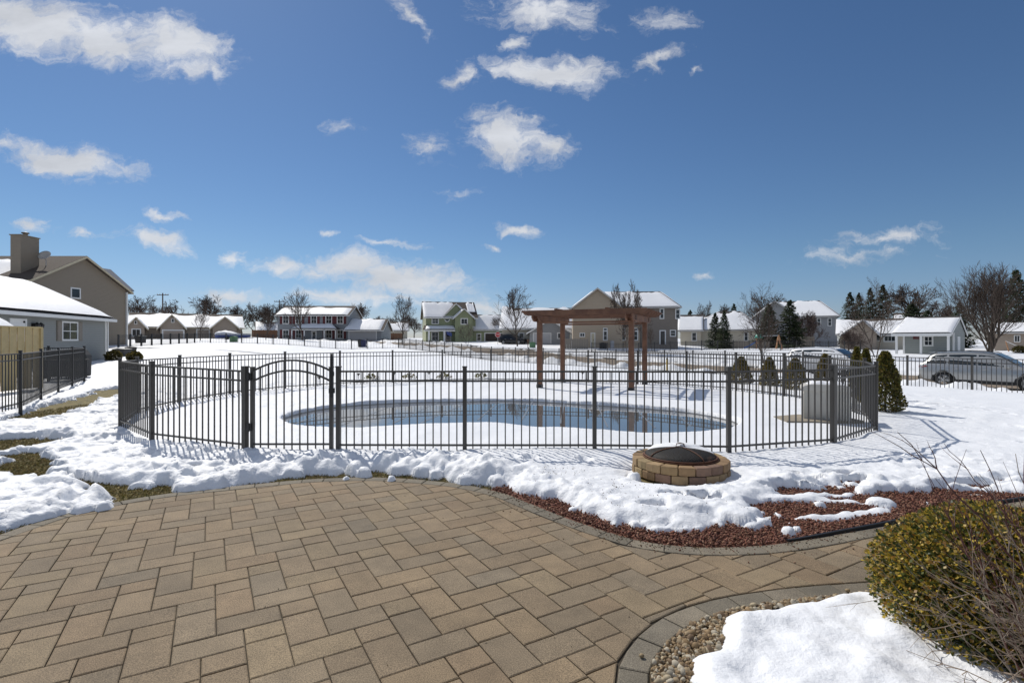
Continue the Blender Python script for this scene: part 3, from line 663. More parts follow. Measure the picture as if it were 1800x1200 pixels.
tag(scatter('leaf_litter', np.stack([x, y, r_.uniform(.001, .003, n)], 1), r_.uniform(.002, .007, n), OCT, OCF, M['chip'], cols, r_, .4, False, (1, .5, .2)), kind='stuff')
n = 420; i_ = r_.randint(100, len(SNOWEDGE)-60, n); o_ = r_.uniform(.05, 1.1, n); t_ = SNOWEDGE[i_+1]-SNOWEDGE[i_]; t_ /= np.linalg.norm(t_, axis=1)[:, None]+1e-9
x = SNOWEDGE[i_, 0]-t_[:, 1]*o_; y = SNOWEDGE[i_, 1]+t_[:, 0]*o_; T_ = tat(x, y); k = (T_ > .03) & (y > 3.5); x, y, T_ = x[k], y[k], T_[k]; n = len(x)
cols = np.array([(.08,.055,.03), (.16,.12,.06), (.12,.05,.03), (.05,.04,.03)])[r_.randint(0, 4, n)]
tag(scatter('dirt_specks', np.stack([x, y, terr(x, y)-.02+T_+.002], 1), r_.uniform(.003, .011, n), OCT, OCF, M['chip'], cols, r_, .4, False, (1, .5, .3)), kind='stuff')
# black plastic edging between paving and mulch
mb = MB(); E_ = [p for p in PAT[ia:] if p[0] < 7]
for i in range(len(E_)-1):
    if E_[i][0] < 2.2: continue
    hh = .004+.014*float(sst(1.8, 3.5, E_[i][0])); mb.obar((E_[i][0], E_[i][1]+.012, hh/2), (E_[i+1][0], E_[i+1][1]+.012, hh/2), .02, hh+.02)
tag(mb.build('edging_strip', M['black']), 'black plastic edging strip between the pavers and the red mulch', 'garden edging')
# grass blades where the snow has gone
r_ = np.random.RandomState(3); n = 420000
x = r_.uniform(-10.8, .6, n); y = r_.uniform(3.8, 13, n); T = tat(x, y); pd = sdline(x, y, PAT); k = ((T < .022) | ((T < .055) & (x < -3.5) & (r_.rand(n) < .05))) & (pd > .0) & ~inside(x, y, np.array(MULCH)) & ~inside(x, y, POOL) & (x < .3); x, y = x[k], y[k]
keep = r_.rand(len(x)) < np.clip(40/(y*y), 0, 1); x, y = x[keep][:60000], y[keep][:60000]; n = len(x)
a = r_.uniform(0, 6.28, n); l = r_.uniform(.03, .07, n); w = r_.uniform(.0015, .003, n)*np.maximum(1, y/5); lean = r_.uniform(.3, 1.1, n); z0 = terr(x, y)-.022
p0 = np.stack([x, y, z0], 1); dr = np.stack([np.cos(a)*np.sin(lean), np.sin(a)*np.sin(lean), np.cos(lean)*.8], 1); sd_ = np.stack([-np.sin(a), np.cos(a), np.zeros(n)], 1)
Vg = np.stack([p0-sd_*w[:, None], p0+sd_*w[:, None], p0+dr*l[:, None]*.6+sd_*w[:, None]*.7, p0+dr*l[:, None]-np.array([0, 0, 1])*(l*.2)[:, None]], 1)
cols = np.array([(.20,.16,.06), (.15,.125,.04), (.10,.10,.025), (.26,.21,.10), (.08,.075,.02), (.17,.11,.045)])[r_.randint(0, 6, n)]*r_.uniform(.7, 1.2, (n, 1))
tag(quick('grass', Vg.reshape(-1, 3), np.arange(n*4).reshape(n, 4), M['blade'], tint=cols), kind='stuff')

# ------------------------------------------------------------------ pool
# basin wall, coping lip and the taut winter cover with melt water on it
mb = MB(); Pn = len(POOL)-1
for i in range(Pn):
    a, b_ = POOL[i], POOL[(i+1) % Pn]; mb.add([(a[0], a[1], -.005), (b_[0], b_[1], -.005), (b_[0], b_[1], -.9), (a[0], a[1], -.9)], [(0, 1, 2, 3)])
tag(mb.build('pool_wall', M['cloudy']), kind='structure')
flat('water', [tuple(p) for p in POOL[:-1]], -.022, mat('pool_water', (.13, .13, .13), .008, .15, 1.5, ior=1.6, spec=1.0), 'structure')
straps = thing('pool_cover_straps', 'grey straps of the winter cover fanning out under the melt water in the pool', 'pool cover', (0, 0, 0))
for i, (a, b_) in enumerate([((520,742),(600,712)),((600,745),(700,706)),((690,742),(770,703)),((740,741),(830,701)),((840,736),(880,700)),((916,738),(938,699)),((985,742),(992,704)),((1068,748),(1050,708)),((1152,750),(1112,711)),((1215,747),(1180,716)),((1262,743),(1230,720))]):
    a = gp(a[0], a[1]+2, -.02); b_ = gp(b_[0], b_[1]+3, -.02)
    m2 = MB(); m2.obar((a[0], a[1], -.0205), (b_[0], b_[1], -.0205), .03, .004); m2.build('strap', M['cover'], straps)

# ------------------------------------------------------------------ metal fences
def picket_panel(mb, a, b, za, zb, pick=15, h=1.175, r2=.145, low=.126, pw=.016, gap0=.05):
    a = np.array(a, float); b = np.array(b, float); L = np.hypot(*(b-a)); u = (b-a)/L
    pt = lambda s, z: (a[0]+u[0]*s, a[1]+u[1]*s, za+(zb-za)*s/L+z)
    for z in (low, h-r2, h-.0125): mb.obar(pt(0, z), pt(L, z), .026, .026)
    for i in range(pick):
        s = L*(i+1)/(pick+1); mb.obar(pt(s, .03), pt(s, h-.026), pw, pw, (u[0], u[1], 0))
def post(mb, p, z, w=.055, h=1.22, bury=.15):
    x, y = p; mb.box(x-w/2, x+w/2, y-w/2, y+w/2, z-bury, z+h); mb.box(x-w/2-.006, x+w/2+.006, y-w/2-.006, y+w/2+.006, z+h, z+h+.018)
def fence(name, label, cat, pts, m, zf, thickp=None, skip=(), picks=15, group=None, bars=True, pw=.016, step=None, h=1.175, postw=.055, closed=False):
    root = thing(name, label, cat, (pts[0][0], pts[0][1], 0), 0, group); ox, oy = pts[0]
    seq = list(zip(range(len(pts)-1), pts[:-1], pts[1:]))
    for i, a, b in seq:
        if i in skip: continue
        mb = MB(); picket_panel(mb, (a[0]-ox, a[1]-oy), (b[0]-ox, b[1]-oy), float(zf(*a)), float(zf(*b)), picks, h, pw=pw); mb.build('panel', m, root)
    for i, p in enumerate(pts):
        mb = MB(); w = (thickp or {}).get(i, postw); 
        mb2 = MB(); x, y = p[0]-ox, p[1]-oy; z = float(zf(*p))
        # post turned to follow the fence
        q = pts[min(i+1, len(pts)-1)]; s = pts[max(i-1, 0)]; an = math.atan2(q[1]-s[1], q[0]-s[0])
        post(mb2, (0, 0), z, w, h+.045); c, sn = math.cos(an), math.sin(an)
        mb2.v = [(x+vx*c-vy*sn, y+vx*sn+vy*c, vz) for vx, vy, vz in mb2.v]; mb2.build('post', m, root)
    return root
zf0 = lambda x, y: .055*float(sst(-4.2, -6, x)*sst(12, 9, y))
fp = [FENCE_POLY[i] for i in range(1, len(FENCE_POLY))]+[FENCE_POLY[0]]
fp[-1] = ((431-900)/FPX*7.34, 7.34); fp[0] = ((595-900)/FPX*7.32, 7.32)
fence('pool_fence', 'bronze picket fence ringing the snow covered pool deck', 'fence', fp, M['fence'], zf0, {0: .06, len(fp)-1: .068, 4: .068})
# arched gate
gx0, gx1, gy = (444-900)/FPX*7.33, (582.5-900)/FPX*7.33, 7.33; gw = gx1-gx0
gate = thing('pool_gate', 'arched bronze picket gate in the near side of the pool fence', 'gate', (gx0, gy, 0))
for xx in (0, gw): mb = MB(); mb.box(xx-.025, xx+.025, -.025, .025, .06, 1.215); mb.box(xx-.031, xx+.031, -.031, .031, 1.215, 1.23); mb.build('stile', M['fence'], gate)
arch = lambda s, zs, rise: zs+rise*(1-((s/gw)*2-1)**2)
for zs, rise in ((1.165, .155), (1.02, .155)):
    mb = MB()
    for i in range(16):
        s0, s1 = gw*i/16, gw*(i+1)/16; mb.obar((s0, 0, arch(s0, zs, rise)), (s1, 0, arch(s1, zs, rise)), .026, .026)
    mb.build('rail', M['fence'], gate)
mb = MB(); mb.obar((0, 0, .135), (gw, 0, .135), .026, .026); mb.build('rail', M['fence'], gate)
mb = MB()
for i in range(9): s = gw*(i+1)/10; mb.obar((s, 0, .0), (s, 0, arch(s, 1.155, .155)), .016, .016)
mb.build('pickets', M['fence'], gate)
mb = MB(); mb.box(gw+.004, gw+.034, -.05, -.026, .80, 1.34); mb.lathe([(0, 1.42), (.016, 1.415), (.018, 1.34), (.018, 1.30), (0, 1.30)], 10, gw+.02, -.038); mb.box(gw-.02, gw+.06, -.055, -.026, .86, .93); mb.box(gw+.0, gw+.05, -.06, -.026, 1.10, 1.16); mb.build('latch', M['black'], gate)
for z in (.38, 1.09): mb = MB(); mb.box(-.07, .0, -.05, -.027, z-.05, z+.05); mb.lathe([(0, z-.06), (.014, z-.06), (.014, z+.06), (0, z+.06)], 8, -.032, -.048); mb.build('hinge', M['black'], gate)

# yard boundary fence: from the left neighbour round the far side and back down to the street corner
def zt(x, y): return float(terr(x, y))
P1 = [(-36.5+(-1.5)*i/8, 48+14*i/8) for i in range(9)]
fence('yard_fence', 'black metal fence running away beside the tan two storey house', 'fence', P1, M['fence_black'], zt, picks=8, pw=.02, postw=.11)
P2 = [(-38+24.4*i/13, 62) for i in range(14)]
fence('yard_fence', 'black metal fence across the far lawn in front of the grey shuttered house', 'fence', P2, M['fence_black'], zt, picks=9, pw=.02, postw=.1)
s_ = np.array([14.13, 18.5]); e_ = np.array([-13.6, 62]); nP = 28; P3 = [(17.2, 11.7), (16.5, 13.4), (15.72, 15.1), (14.93, 16.8), tuple(s_)]+[tuple(s_+(e_-s_)*i/nP) for i in range(1, nP+1)]
fence('yard_fence', 'black picket fence along the street from the parked cars to the far corner', 'fence', P3, M['fence'], lambda x, y: zt(x, y)+.02-.12*float(sst(22, 17, y)), picks=14)
# left neighbour's patio fence
LFP = [(-12.0,7.3)]
for px, d in [(-60,9.3),(36,11.2),(72,13.2),(102.5,15.2),(127,17.0),(148,18.9)]: LFP.append(((px-900)/FPX*d, d))
fence('patio_fence', 'black picket fence around the left neighbour\'s patio by the wooden screen', 'fence', LFP, M['fence_black'], lambda x, y: .12, picks=15, h=1.2)
x1, y1 = LFP[-1]; LFB = [LFP[-1], (x1-1.75, y1+.5), (x1-3.5, y1+1.0), (x1-5.3, y1+1.5)]
fence('patio_fence', 'short black fence closing the far end of the left neighbour\'s patio', 'fence', LFB, M['fence_black'], lambda x, y: .12, picks=15, h=1.2)
# wooden screen fence
scr = thing('wood_screen', 'pale new board privacy screen behind the left patio fence', 'fence', ((70-900)/FPX*16.5, 16.5, 0), R(97))
mb = MB()
for i in range(50):
    x0 = -i*.145; mb.box(x0-.135, x0, -.012 if i % 2 else .012, .012 if i % 2 else .036, .1, 1.98)
mb.build('boards', M['pinewood'], scr)
mb = MB(); mb.box(-7.3, .05, -.05, .08, 1.98, 2.02); mb.build('cap_rail', M['pinewood'], scr)
mb = MB(); mb.box(-.0, .09, -.04, .06, 0, 2.0); mb.build('post', M['pinewood'], scr)

# ------------------------------------------------------------------ pergola
pg_a = np.array([.9, 16.8]); pg_b = np.array([3.6, 15.6]); ang = math.atan2(*(pg_b-pg_a)[::-1]); W = float(np.hypot(*(pg_b-pg_a))); D = 2.35
pg = thing('pergola', 'brown cedar pergola on four posts between the pool and the back fence', 'pergola', (pg_a[0], pg_a[1], 0), ang)
for (x, y) in ((0, 0), (W, 0), (0, D), (W, D)):
    mb = MB(); mb.box(x-.075, x+.075, y-.075, y+.075, .05, 2.28); o = bevel(mb.build('post', M['cedar'], pg), .008)
    m2 = MB(); m2.box(x-.085, x+.085, y-.085, y+.085, -.05, .17); m2.build('post_base', M['black'], o)
def ends(x0, x1, z0, z1): return [(x0+.20, z0), (x1-.20, z0), (x1-.10, z0+.03), (x1-.05, z0+.09), (x1, z0+.10), (x1, z1), (x0, z1), (x0, z0+.10), (x0+.05, z0+.09), (x0+.10, z0+.03)]
for x in (-.125, .08, W-.125, W+.08):                      # doubled beams over the posts, front to back
    mb = MB(); mb.prism(ends(-.42, D+.42, 2.19, 2.38), 'x', x, x+.045); mb.build('beam', M['cedar'], pg)
for y in (-.12, .078, D-.12, D+.078):                      # rails between the posts, side to side
    mb = MB(); mb.box(-.0, W+.0, y, y+.04, 2.14, 2.188); mb.build('brace_rail', M['cedar'], pg)
for i in range(7):
    y = -.34+(D+.64)*i/6; mb = MB(); mb.prism(ends(-.50, W+.52, 2.382, 2.545), 'y', y, y+.04); mb.build('rafter', M['cedar'], pg)
for x in (.62, W-.72): mb = MB(); mb.box(x, x+.09, -.36, D+.36, 2.547, 2.585); mb.build('slat', M['cedar'], pg)
for x in (W+.127,):
    for y in (-.03, D-.03):
        for z in (2.22, 2.27, 2.32): mb = MB(); mb.box(x, x+.022, y, y+.06, z, z+.03); mb.build('bolt', M['black'], pg)

# ------------------------------------------------------------------ fire pit
fpit = thing('fire_pit', 'round tan block fire pit with a snow topped mesh lid in the snow', 'fire pit', (FCX, FCY, .02))
r_ = random.Random(4)
for c in range(2):
    nb = 18
    for k in range(nb):
        a0 = 2*math.pi*(k+(.5 if c else .1))/nb; a1 = a0+2*math.pi/nb*.965; z0, z1 = ((-.02, .078), (.082, .178))[c]; ro, ri = .555+r_.uniform(-.008, .008), .43
        col = r_.choice([(.30,.20,.10), (.26,.165,.085), (.33,.225,.12), (.17,.105,.075), (.21,.13,.09), (.34,.25,.13)]); kk = r_.uniform(.85, 1.25); col = tuple(v*kk for v in col)
        am = (a0+a1)/2; pt = lambda r, a, z: (r*math.cos(a), r*math.sin(a), z)
        mb = MB(); P = [pt(ri, a0, 0), pt(ro, a0, 0), pt(ro*1.012, am, 0), pt(ro, a1, 0), pt(ri, a1, 0), pt(ri, am, 0)]
        mb.prism([(p[0], p[1]) for p in P], 'z', z0, z1, col); o = mb.build('block', M['stoneblk'], fpit); bevel(o, .012, 2)
mb = MB(); mb.lathe([(.41, .05), (.425, .19), (.44, .192), (.442, .184), (.42, .18)], 40); mb.build('liner', M['rust'], fpit, True)
lid = bpy.data.objects.new('lid', None); COL.objects.link(lid); lid.parent = fpit
nt = M['mesh'].node_tree.copy if False else None
M['screen'] = mat('spark_screen', (.03,.028,.026), .7, .4, 60); nt = M['screen'].node_tree; tr = nt.nodes.new('ShaderNodeBsdfTransparent'); mx = nt.nodes.new('ShaderNodeMixShader'); mx.inputs[0].default_value = .42
nt.links.new(nt.nodes['Principled BSDF'].outputs[0], mx.inputs[1]); nt.links.new(tr.outputs[0], mx.inputs[2]); nt.links.new(mx.outputs[0], nt.nodes['Material Output'].inputs[0])
mb = MB(); mb.lathe([(.42, .06), (0, .04)], 30); mb.build('ash_bed', M['mesh'], fpit); q_ = random.Random(8); mb = MB()
for k in range(26):
    a = q_.uniform(0, 6.28); r0 = q_.uniform(0, .3); a2 = q_.uniform(0, 6.28); l = q_.uniform(.08, .22); x0, y0 = r0*math.cos(a), r0*math.sin(a); mb.tube([(x0, y0, .06), (x0+l*math.cos(a2)*.8, y0+l*math.sin(a2)*.8, q_.uniform(.08, .2))], [.007, .004], 5)
mb.build('kindling', M['drytwig'], fpit)
mb = MB(); nL = 40; prof = [(.415*math.cos(t), .197+.10*math.sin(t)) for t in np.linspace(0, math.pi/2*.97, 9)]
mb.lathe(prof, nL); mb.lathe([(.02, .297), (.0, .2975)], nL); dome = mb.build('mesh_dome', M['screen'], lid, True)
mb = MB(); ring = [(.418*math.cos(a), .418*math.sin(a), .2) for a in np.linspace(0, 2*math.pi, 41)]; mb.tube(ring, .009, 6)
for an in (R(20), R(110)):
    mb.tube([(.421*math.cos(an)*math.cos(t), .421*math.sin(an)*math.cos(t), .2+.104*math.sin(t)) for t in np.linspace(0, math.pi, 21)], .006, 5)
mb.build('frame', M['rust'], lid, True)
mb = MB(); mb.tube([(-.05, 0, .30), (-.045, 0, .335), (0, 0, .345), (.045, 0, .335), (.05, 0, .30)], .007, 6); mb.build('handle', M['rust'], lid, True)
# snow cap lying on the back of the lid
nu, nv = 40, 14; vs = []
for i in range(nu+1):
    a = R(-15+175*i/nu)
    for j in range(nv+1):
        f = j/nv; t = math.asin(min(1, .38+.70*f)) if .38+.70*f < 1 else math.pi/2
        rr = .416*math.cos(t); e = min(i, nu-i)/6.; th = .028*min(1, e)*min(1, j/3.)*(.8+.9*float(fbm(np.array(a*2.5), np.array(f*3.), 91, 3)))
        ragg = .06*float(fbm(np.array(a*3.), np.array(0.5), 92, 3)); t2 = max(0.2, t+ragg*(1-f)); rr = .416*math.cos(t2)
        vs.append((rr*math.cos(a), rr*math.sin(a), .197+.10*math.sin(t2)+max(-.004, th)))
fs = [(i*(nv+1)+j, (i+1)*(nv+1)+j, (i+1)*(nv+1)+j+1, i*(nv+1)+j+1) for i in range(nu) for j in range(nv)]
mb = MB(); mb.add(vs, fs); mb.build('snow_cap', M['roofsnow'], lid, True)

# ------------------------------------------------------------------ storage box inside the pool fence
bx = gp(1470, 746, .03); sb = thing('deck_box', 'light grey ribbed plastic deck box with snow on its lid', 'storage box', (bx[0], bx[1]+.35, .03), R(-25))
mb = MB(); mb.box(-.44, .44, -.31, .31, 0, .60); sb.scale = (.86, .86, 1)
for i in range(9): mb.box(-.40+i*.095, -.355+i*.095, -.318, -.31, .06, .55)
for i in range(5): mb.box(.44, .448, -.25+i*.11, -.2+i*.11, .06, .55)
for i in range(5): mb.box(-.448, -.44, -.25+i*.11, -.2+i*.11, .06, .55)
mb.box(-.46, .46, -.33, .33, 0, .05); bevel(mb.build('box', M['resin'], sb), .008)
mb = MB(); mb.prism([(-.46, .60), (.46, .60), (.47, .66), (.44, .70), (.3, .735), (-.3, .735), (-.44, .70), (-.47, .66)], 'y', -.34, .34); bevel(mb.build('lid', M['resin'], sb), .015, 2)
vs = []; nx, ny = 26, 16
for i in range(nx+1):
    for j in range(ny+1):
        u, v = i/nx*2-1, j/ny*2-1; x, y = u*.40, v*.31; e = (1-abs(u)**5)*(1-abs(v)**5); vs.append((x, y, .72-.05*abs(u)**4+.075*e**.5*(1+.5*float(fbm(np.array(x*6), np.array(y*6), 95, 3)))-.012))
mb = MB(); mb.add(vs, [(i*(ny+1)+j, (i+1)*(ny+1)+j, (i+1)*(ny+1)+j+1, i*(ny+1)+j+1) for i in range(nx) for j in range(ny)]); mb.build('snow_cap', M['roofsnow'], sb, True)
cx, cy = gp(1408, 741, .05); mb = MB(); mb.prism([(-.55,-.35),(.2,-.42),(.9,-.3),(.85,.4),(.1,.5),(-.5,.25)], 'z', .0, .085); o = mb.build('concrete_pad', M['concrete']); o.location = (cx+.15, cy+.1, .02); tag(o, kind='structure')

# ------------------------------------------------------------------ houses
class Fr:                                   # a facade plane: pixel -> local metres
    def __init__(s, r, d, th, zb): s.x0, s.y0, s.th, s.zb = r*d, d, th, zb; s.c, s.s = math.cos(th), math.sin(th)
    def x(s, px, ly=0):
        r = (px-900)/FPX; X0 = s.x0-s.s*ly; Y0 = s.y0+s.c*ly; return (r*Y0-X0)/(s.c-r*s.s)
    def z(s, py, lx=0, ly=0): return HC+(HOR-py)/FPX*(s.y0+s.s*lx+s.c*ly)-s.zb
class House:
    def __init__(s, name, label, cat, px, d, deg, zb, group=None):
        s.f = Fr((px-900)/FPX, d, R(deg), zb); s.root = thing(name, label, cat, (s.f.x0, s.f.y0, zb), R(deg), group); s.m = {}
    def mb(s, name, mt): return s.m.setdefault((name, mt), MB())
    def P(s, px, py, ly=0): x = s.f.x(px, ly); return x, s.f.z(py, x, ly)
    def gx(s, x0, x1, y0, y1, ze, zr, wall, roof='shingle', ov=.35, snow=(.02, .98, .0, .9), zb=-1.5, snowb=None, trim='trimgrey', ridge=.5, th=.14):
        """gabled block, ridge along local x"""
        ym = y0+(y1-y0)*ridge; s.mb('wall', wall).prism([(y0, zb), (y1, zb), (y1, ze), (ym, zr-.02), (y0, ze)], 'x', x0, x1)
        k = (zr-ze)/(ym-y0); k2 = (zr-ze)/(y1-ym); A = x0-ov; B = x1+ov; t = .1
        q1 = [(A, y0-ov, ze-ov*k+t), (B, y0-ov, ze-ov*k+t), (B, ym, zr+t), (A, ym, zr+t)]; q2 = [(A, ym, zr+t), (B, ym, zr+t), (B, y1+ov, ze-ov*k2+t), (A, y1+ov, ze-ov*k2+t)]
        r = s.mb('roof', roof); r.slab(q1, .09); r.slab(q2, .09)
        if snow: s.snow(q1, snow, th)
        if snowb: s.snow([q2[1], q2[0], q2[3], q2[2]][::1] if False else [q2[2], q2[3], q2[0], q2[1]], snowb, th)
        tr = s.mb('trim', trim); z = ze-ov*k
        tr.box(A, B, y0-ov-.03, y0-ov+.02, z-.10, z+.08)
        for X in (A, B):
            for (ya, za, yb, zb2) in ((y0-ov, z, ym, zr), (ym, zr, y1+ov, ze-ov*k2)):
                tr.add([(X-.025, ya, za-.10), (X-.025, yb, zb2-.10), (X-.025, yb, zb2+.07), (X-.025, ya, za+.07), (X+.025, ya, za-.10), (X+.025, yb, zb2-.10), (X+.025, yb, zb2+.07), (X+.025, ya, za+.07)], [(0,1,2,3),(7,6,5,4),(0,4,5,1),(1,5,6,2),(2,6,7,3),(3,7,4,0)])
    def gy(s, x0, x1, y0, y1, ze, zr, wall, roof='shingle', ov=.35, snow=(.02, .97, .0, .9), zb=-1.5, trim='trimgrey', xr=None, zel=None, th=.14, snowr=None):
        """gabled block, ridge along local y: the gable faces the camera"""
        xm = (x0+x1)/2 if xr is None else xr; zel = ze if zel is None else zel
        s.mb('wall', wall).prism([(x0, zb), (x1, zb), (x1, ze), (xm, zr-.02), (x0, zel)], 'y', y0, y1)
        kl = (zr-zel)/(xm-x0); kr = (zr-ze)/(x1-xm); t = .1; Y0 = y0-ov; Y1 = y1+ov
        q1 = [(x0-ov, Y1, zel-ov*kl+t), (x0-ov, Y0, zel-ov*kl+t), (xm, Y0, zr+t), (xm, Y1, zr+t)]; q2 = [(x1+ov, Y0, ze-ov*kr+t), (x1+ov, Y1, ze-ov*kr+t), (xm, Y1, zr+t), (xm, Y0, zr+t)]
        r = s.mb('roof', roof); r.slab(q1, .09); r.slab(q2, .09)
        if snow: s.snow(q1, snow, th)
        if snow or snowr: s.snow(q2, snowr or snow, th)
        tr = s.mb('trim', trim)
        for (xa, za, xb, zb2) in ((x0-ov, zel-ov*kl, xm, zr), (xm, zr, x1+ov, ze-ov*kr)):
            tr.add([(xa, Y0-.03, za-.12), (xb, Y0-.03, zb2-.12), (xb, Y0-.03, zb2+.08), (xa, Y0-.03, za+.08), (xa, Y0+.03, za-.12), (xb, Y0+.03, zb2-.12), (xb, Y0+.03, zb2+.08), (xa, Y0+.03, za+.08)], [(0,1,2,3),(7,6,5,4),(0,4,5,1),(1,5,6,2),(2,6,7,3),(3,7,4,0)])
        for X, z in ((x0-ov, zel-ov*kl), (x1+ov, ze-ov*kr)): tr.box(X-.03, X+.03, Y0, Y1, z-.1, z+.07)
    def hip(s, x0, x1, y0, y1, ze, zr, xa, xb, wall, roof='shingle', ov=.35, zb=-1.5, snow=True, trim='trimgrey', th=.14):
        ym = (y0+y1)/2; s.mb('wall', wall).box(x0, x1, y0, y1, zb, ze)
        A, B, C, Dd = x0-ov, x1+ov, y0-ov, y1+ov; t = .1; zE = ze+t-.05; zR = zr+t
        fr_ = [(A, C, zE), (B, C, zE), (xb, ym, zR), (xa, ym, zR)]; r = s.mb('roof', roof)
        fs = [fr_, [(B, C, zE), (B, Dd, zE), (xb, ym, zR)], [(B, Dd, zE), (A, Dd, zE), (xa, ym, zR), (xb, ym, zR)], [(A, Dd, zE), (A, C, zE), (xa, ym, zR)]]
        for q in fs: r.slab(q, .08)
        if snow:
            for q in fs[:2]+fs[3:]: s.snow(q if len(q) == 4 else q+[q[2]], (.015, .985, .0, .95), th)
        s.mb('trim', trim).box(A, B, C-.03, C+.02, zE-.17, zE-.01); s.mb('trim', trim).box(B-.02, B+.03, C, Dd, zE-.17, zE-.01); s.mb('trim', trim).box(A-.03, A+.02, C, Dd, zE-.17, zE-.01)
    def snow(s, q, uv, th=.14):             # a lumpy snow slab on a roof plane; q = eave a, eave b, ridge b, ridge a
        q = [np.array(p, float) for p in q]; u0, u1, v0, v1 = uv; nu, nv = 24, 8; nrm = np.cross(q[1]-q[0], q[3]-q[0]); nrm /= np.linalg.norm(nrm)+1e-9
        if nrm[2] < 0: nrm = -nrm
        sd0 = random.random()*50; vs = []; L = np.linalg.norm(q[1]-q[0])
        for i in range(nu+1):
            for j in range(nv+1):
                fu, fv = i/nu, j/nv; e = min(1, min(fu, 1-fu)*nu/1.2)*min(1, (fv*nv+.4)/1.2)*min(1, (1-fv)*nv/1.2)
                w = float(fbm(np.array(fu*L*.5+sd0), np.array(fv*2.), 97, 3)); v = v0+(v1-v0)*fv+(w*.22-.03 if j == nv else (w*.10 if j == nv-1 else 0)); u = u0+(u1-u0)*fu
                rd = (1-fv)**0*0
                p = (q[0]*(1-u)+q[1]*u)*(1-v)+(q[3]*(1-u)+q[2]*u)*v
                vs.append(tuple(p+nrm*(th*e**.6*(1+.35*w)+.012 if e > 0 else .004)))
        b = s.mb('roof_snow', 'roofsnow'); b.add(vs, [(i*(nv+1)+j, (i+1)*(nv+1)+j, (i+1)*(nv+1)+j+1, i*(nv+1)+j+1) for i in range(nu) for j in range(nv)])
    def win(s, x0, x1, z0, z1, ly=0, nx=2, nz=2, fw=.09, fm='white', shut=None, sw=.35, label=None):
        fb = MB(); y = ly; fb.box(x0-fw, x1+fw, y-.05, y+.01, z1, z1+fw); fb.box(x0-fw, x1+fw, y-.06, y+.01, z0-fw, z0); fb.box(x0-fw, x0, y-.05, y+.01, z0, z1); fb.box(x1, x1+fw, y-.05, y+.01, z0, z1)
        b = min(.045, fw*.55)
        for i in range(1, nx): xx = x0+(x1-x0)*i/nx; fb.box(xx-b/2, xx+b/2, y-.04, y, z0, z1)
        for i in range(1, nz): zz = z0+(z1-z0)*i/nz; fb.box(x0, x1, y-.037, y, zz-b/2, zz+b/2)
        o = fb.build('window', M[fm], s.root); p = MB(); p.box(x0-.01, x1+.01, y-.02, y-.004, z0-.01, z1+.01); p.build('pane', M['glass'], o)
        if shut:
            for a, b2 in ((x0-fw-sw, x0-fw-.02), (x1+fw+.02, x1+fw+sw)):
                q = MB(); q.box(a, b2, y-.045, y-.002, z0-fw, z1+fw)
                for i in range(2):
                    h = (z1-z0+2*fw)/2; q.box(a+.05, b2-.05, y-.06, y-.045, z0-fw+h*i+.06, z0-fw+h*(i+1)-.05)
                q.build('shutter', M[shut], s.root)
        return o
    def winp(s, px0, px1, py0, py1, ly=0, **k):
        x0 = s.f.x(px0, ly); x1 = s.f.x(px1, ly); return s.win(x0, x1, s.f.z(py1, x0, ly), s.f.z(py0, x0, ly), ly, **k)
    def door(s, px0, px1, py0, py1, ly=0, m='white', name='door', panes=False, rows=0, frm='white', fw=.09):
        x0, x1 = s.f.x(px0, ly), s.f.x(px1, ly); z0, z1 = s.f.z(py1, x0, ly), s.f.z(py0, x0, ly); q = MB(); q.box(x0, x1, ly-.03, ly-.002, z0, z1)
        for i in range(rows):
            h = (z1-z0)/rows; n = max(1, int((x1-x0)/.6))
            for j in range(n): w = (x1-x0)/n; q.box(x0+w*j+.05, x0+w*(j+1)-.05, ly-.042, ly-.03, z0+h*i+.05, z0+h*(i+1)-.05)
        o = q.build(name, M[m], s.root); f = MB(); f.box(x0-fw, x0, ly-.05, ly, z0, z1+fw); f.box(x1, x1+fw, ly-.05, ly, z0, z1+fw); f.box(x0, x1, ly-.05, ly, z1, z1+fw); f.build('frame', M[frm], o)
        if panes: g = MB(); g.box(x0+(x1-x0)*.2, x1-(x1-x0)*.2, ly-.05, ly-.043 if rows else ly-.033, z0+(z1-z0)*.25, z1-.15); g.build('pane', M['glass'], o)
        if name == 'door': h = MB(); h.box(x1-.16, x1-.10, ly-.09, ly-.03, z0+.95, z0+1.05); h.build('handle', M['black'], o)
        return o
    def col(s, px, ly, ztop, w=.16, m='white'):
        x = s.f.x(px, ly); q = MB(); q.box(x-w/2, x+w/2, ly-w/2, ly+w/2, -.3, ztop); q.box(x-w/2-.03, x+w/2+.03, ly-w/2-.03, ly+w/2+.03, ztop-.12, ztop-.02); q.build('porch_post', M[m], s.root)
    def done(s):
        for (n, m), b in s.m.items(): b.build(n, M[m], s.root, smooth=(n == 'roof_snow'))
        return s.root

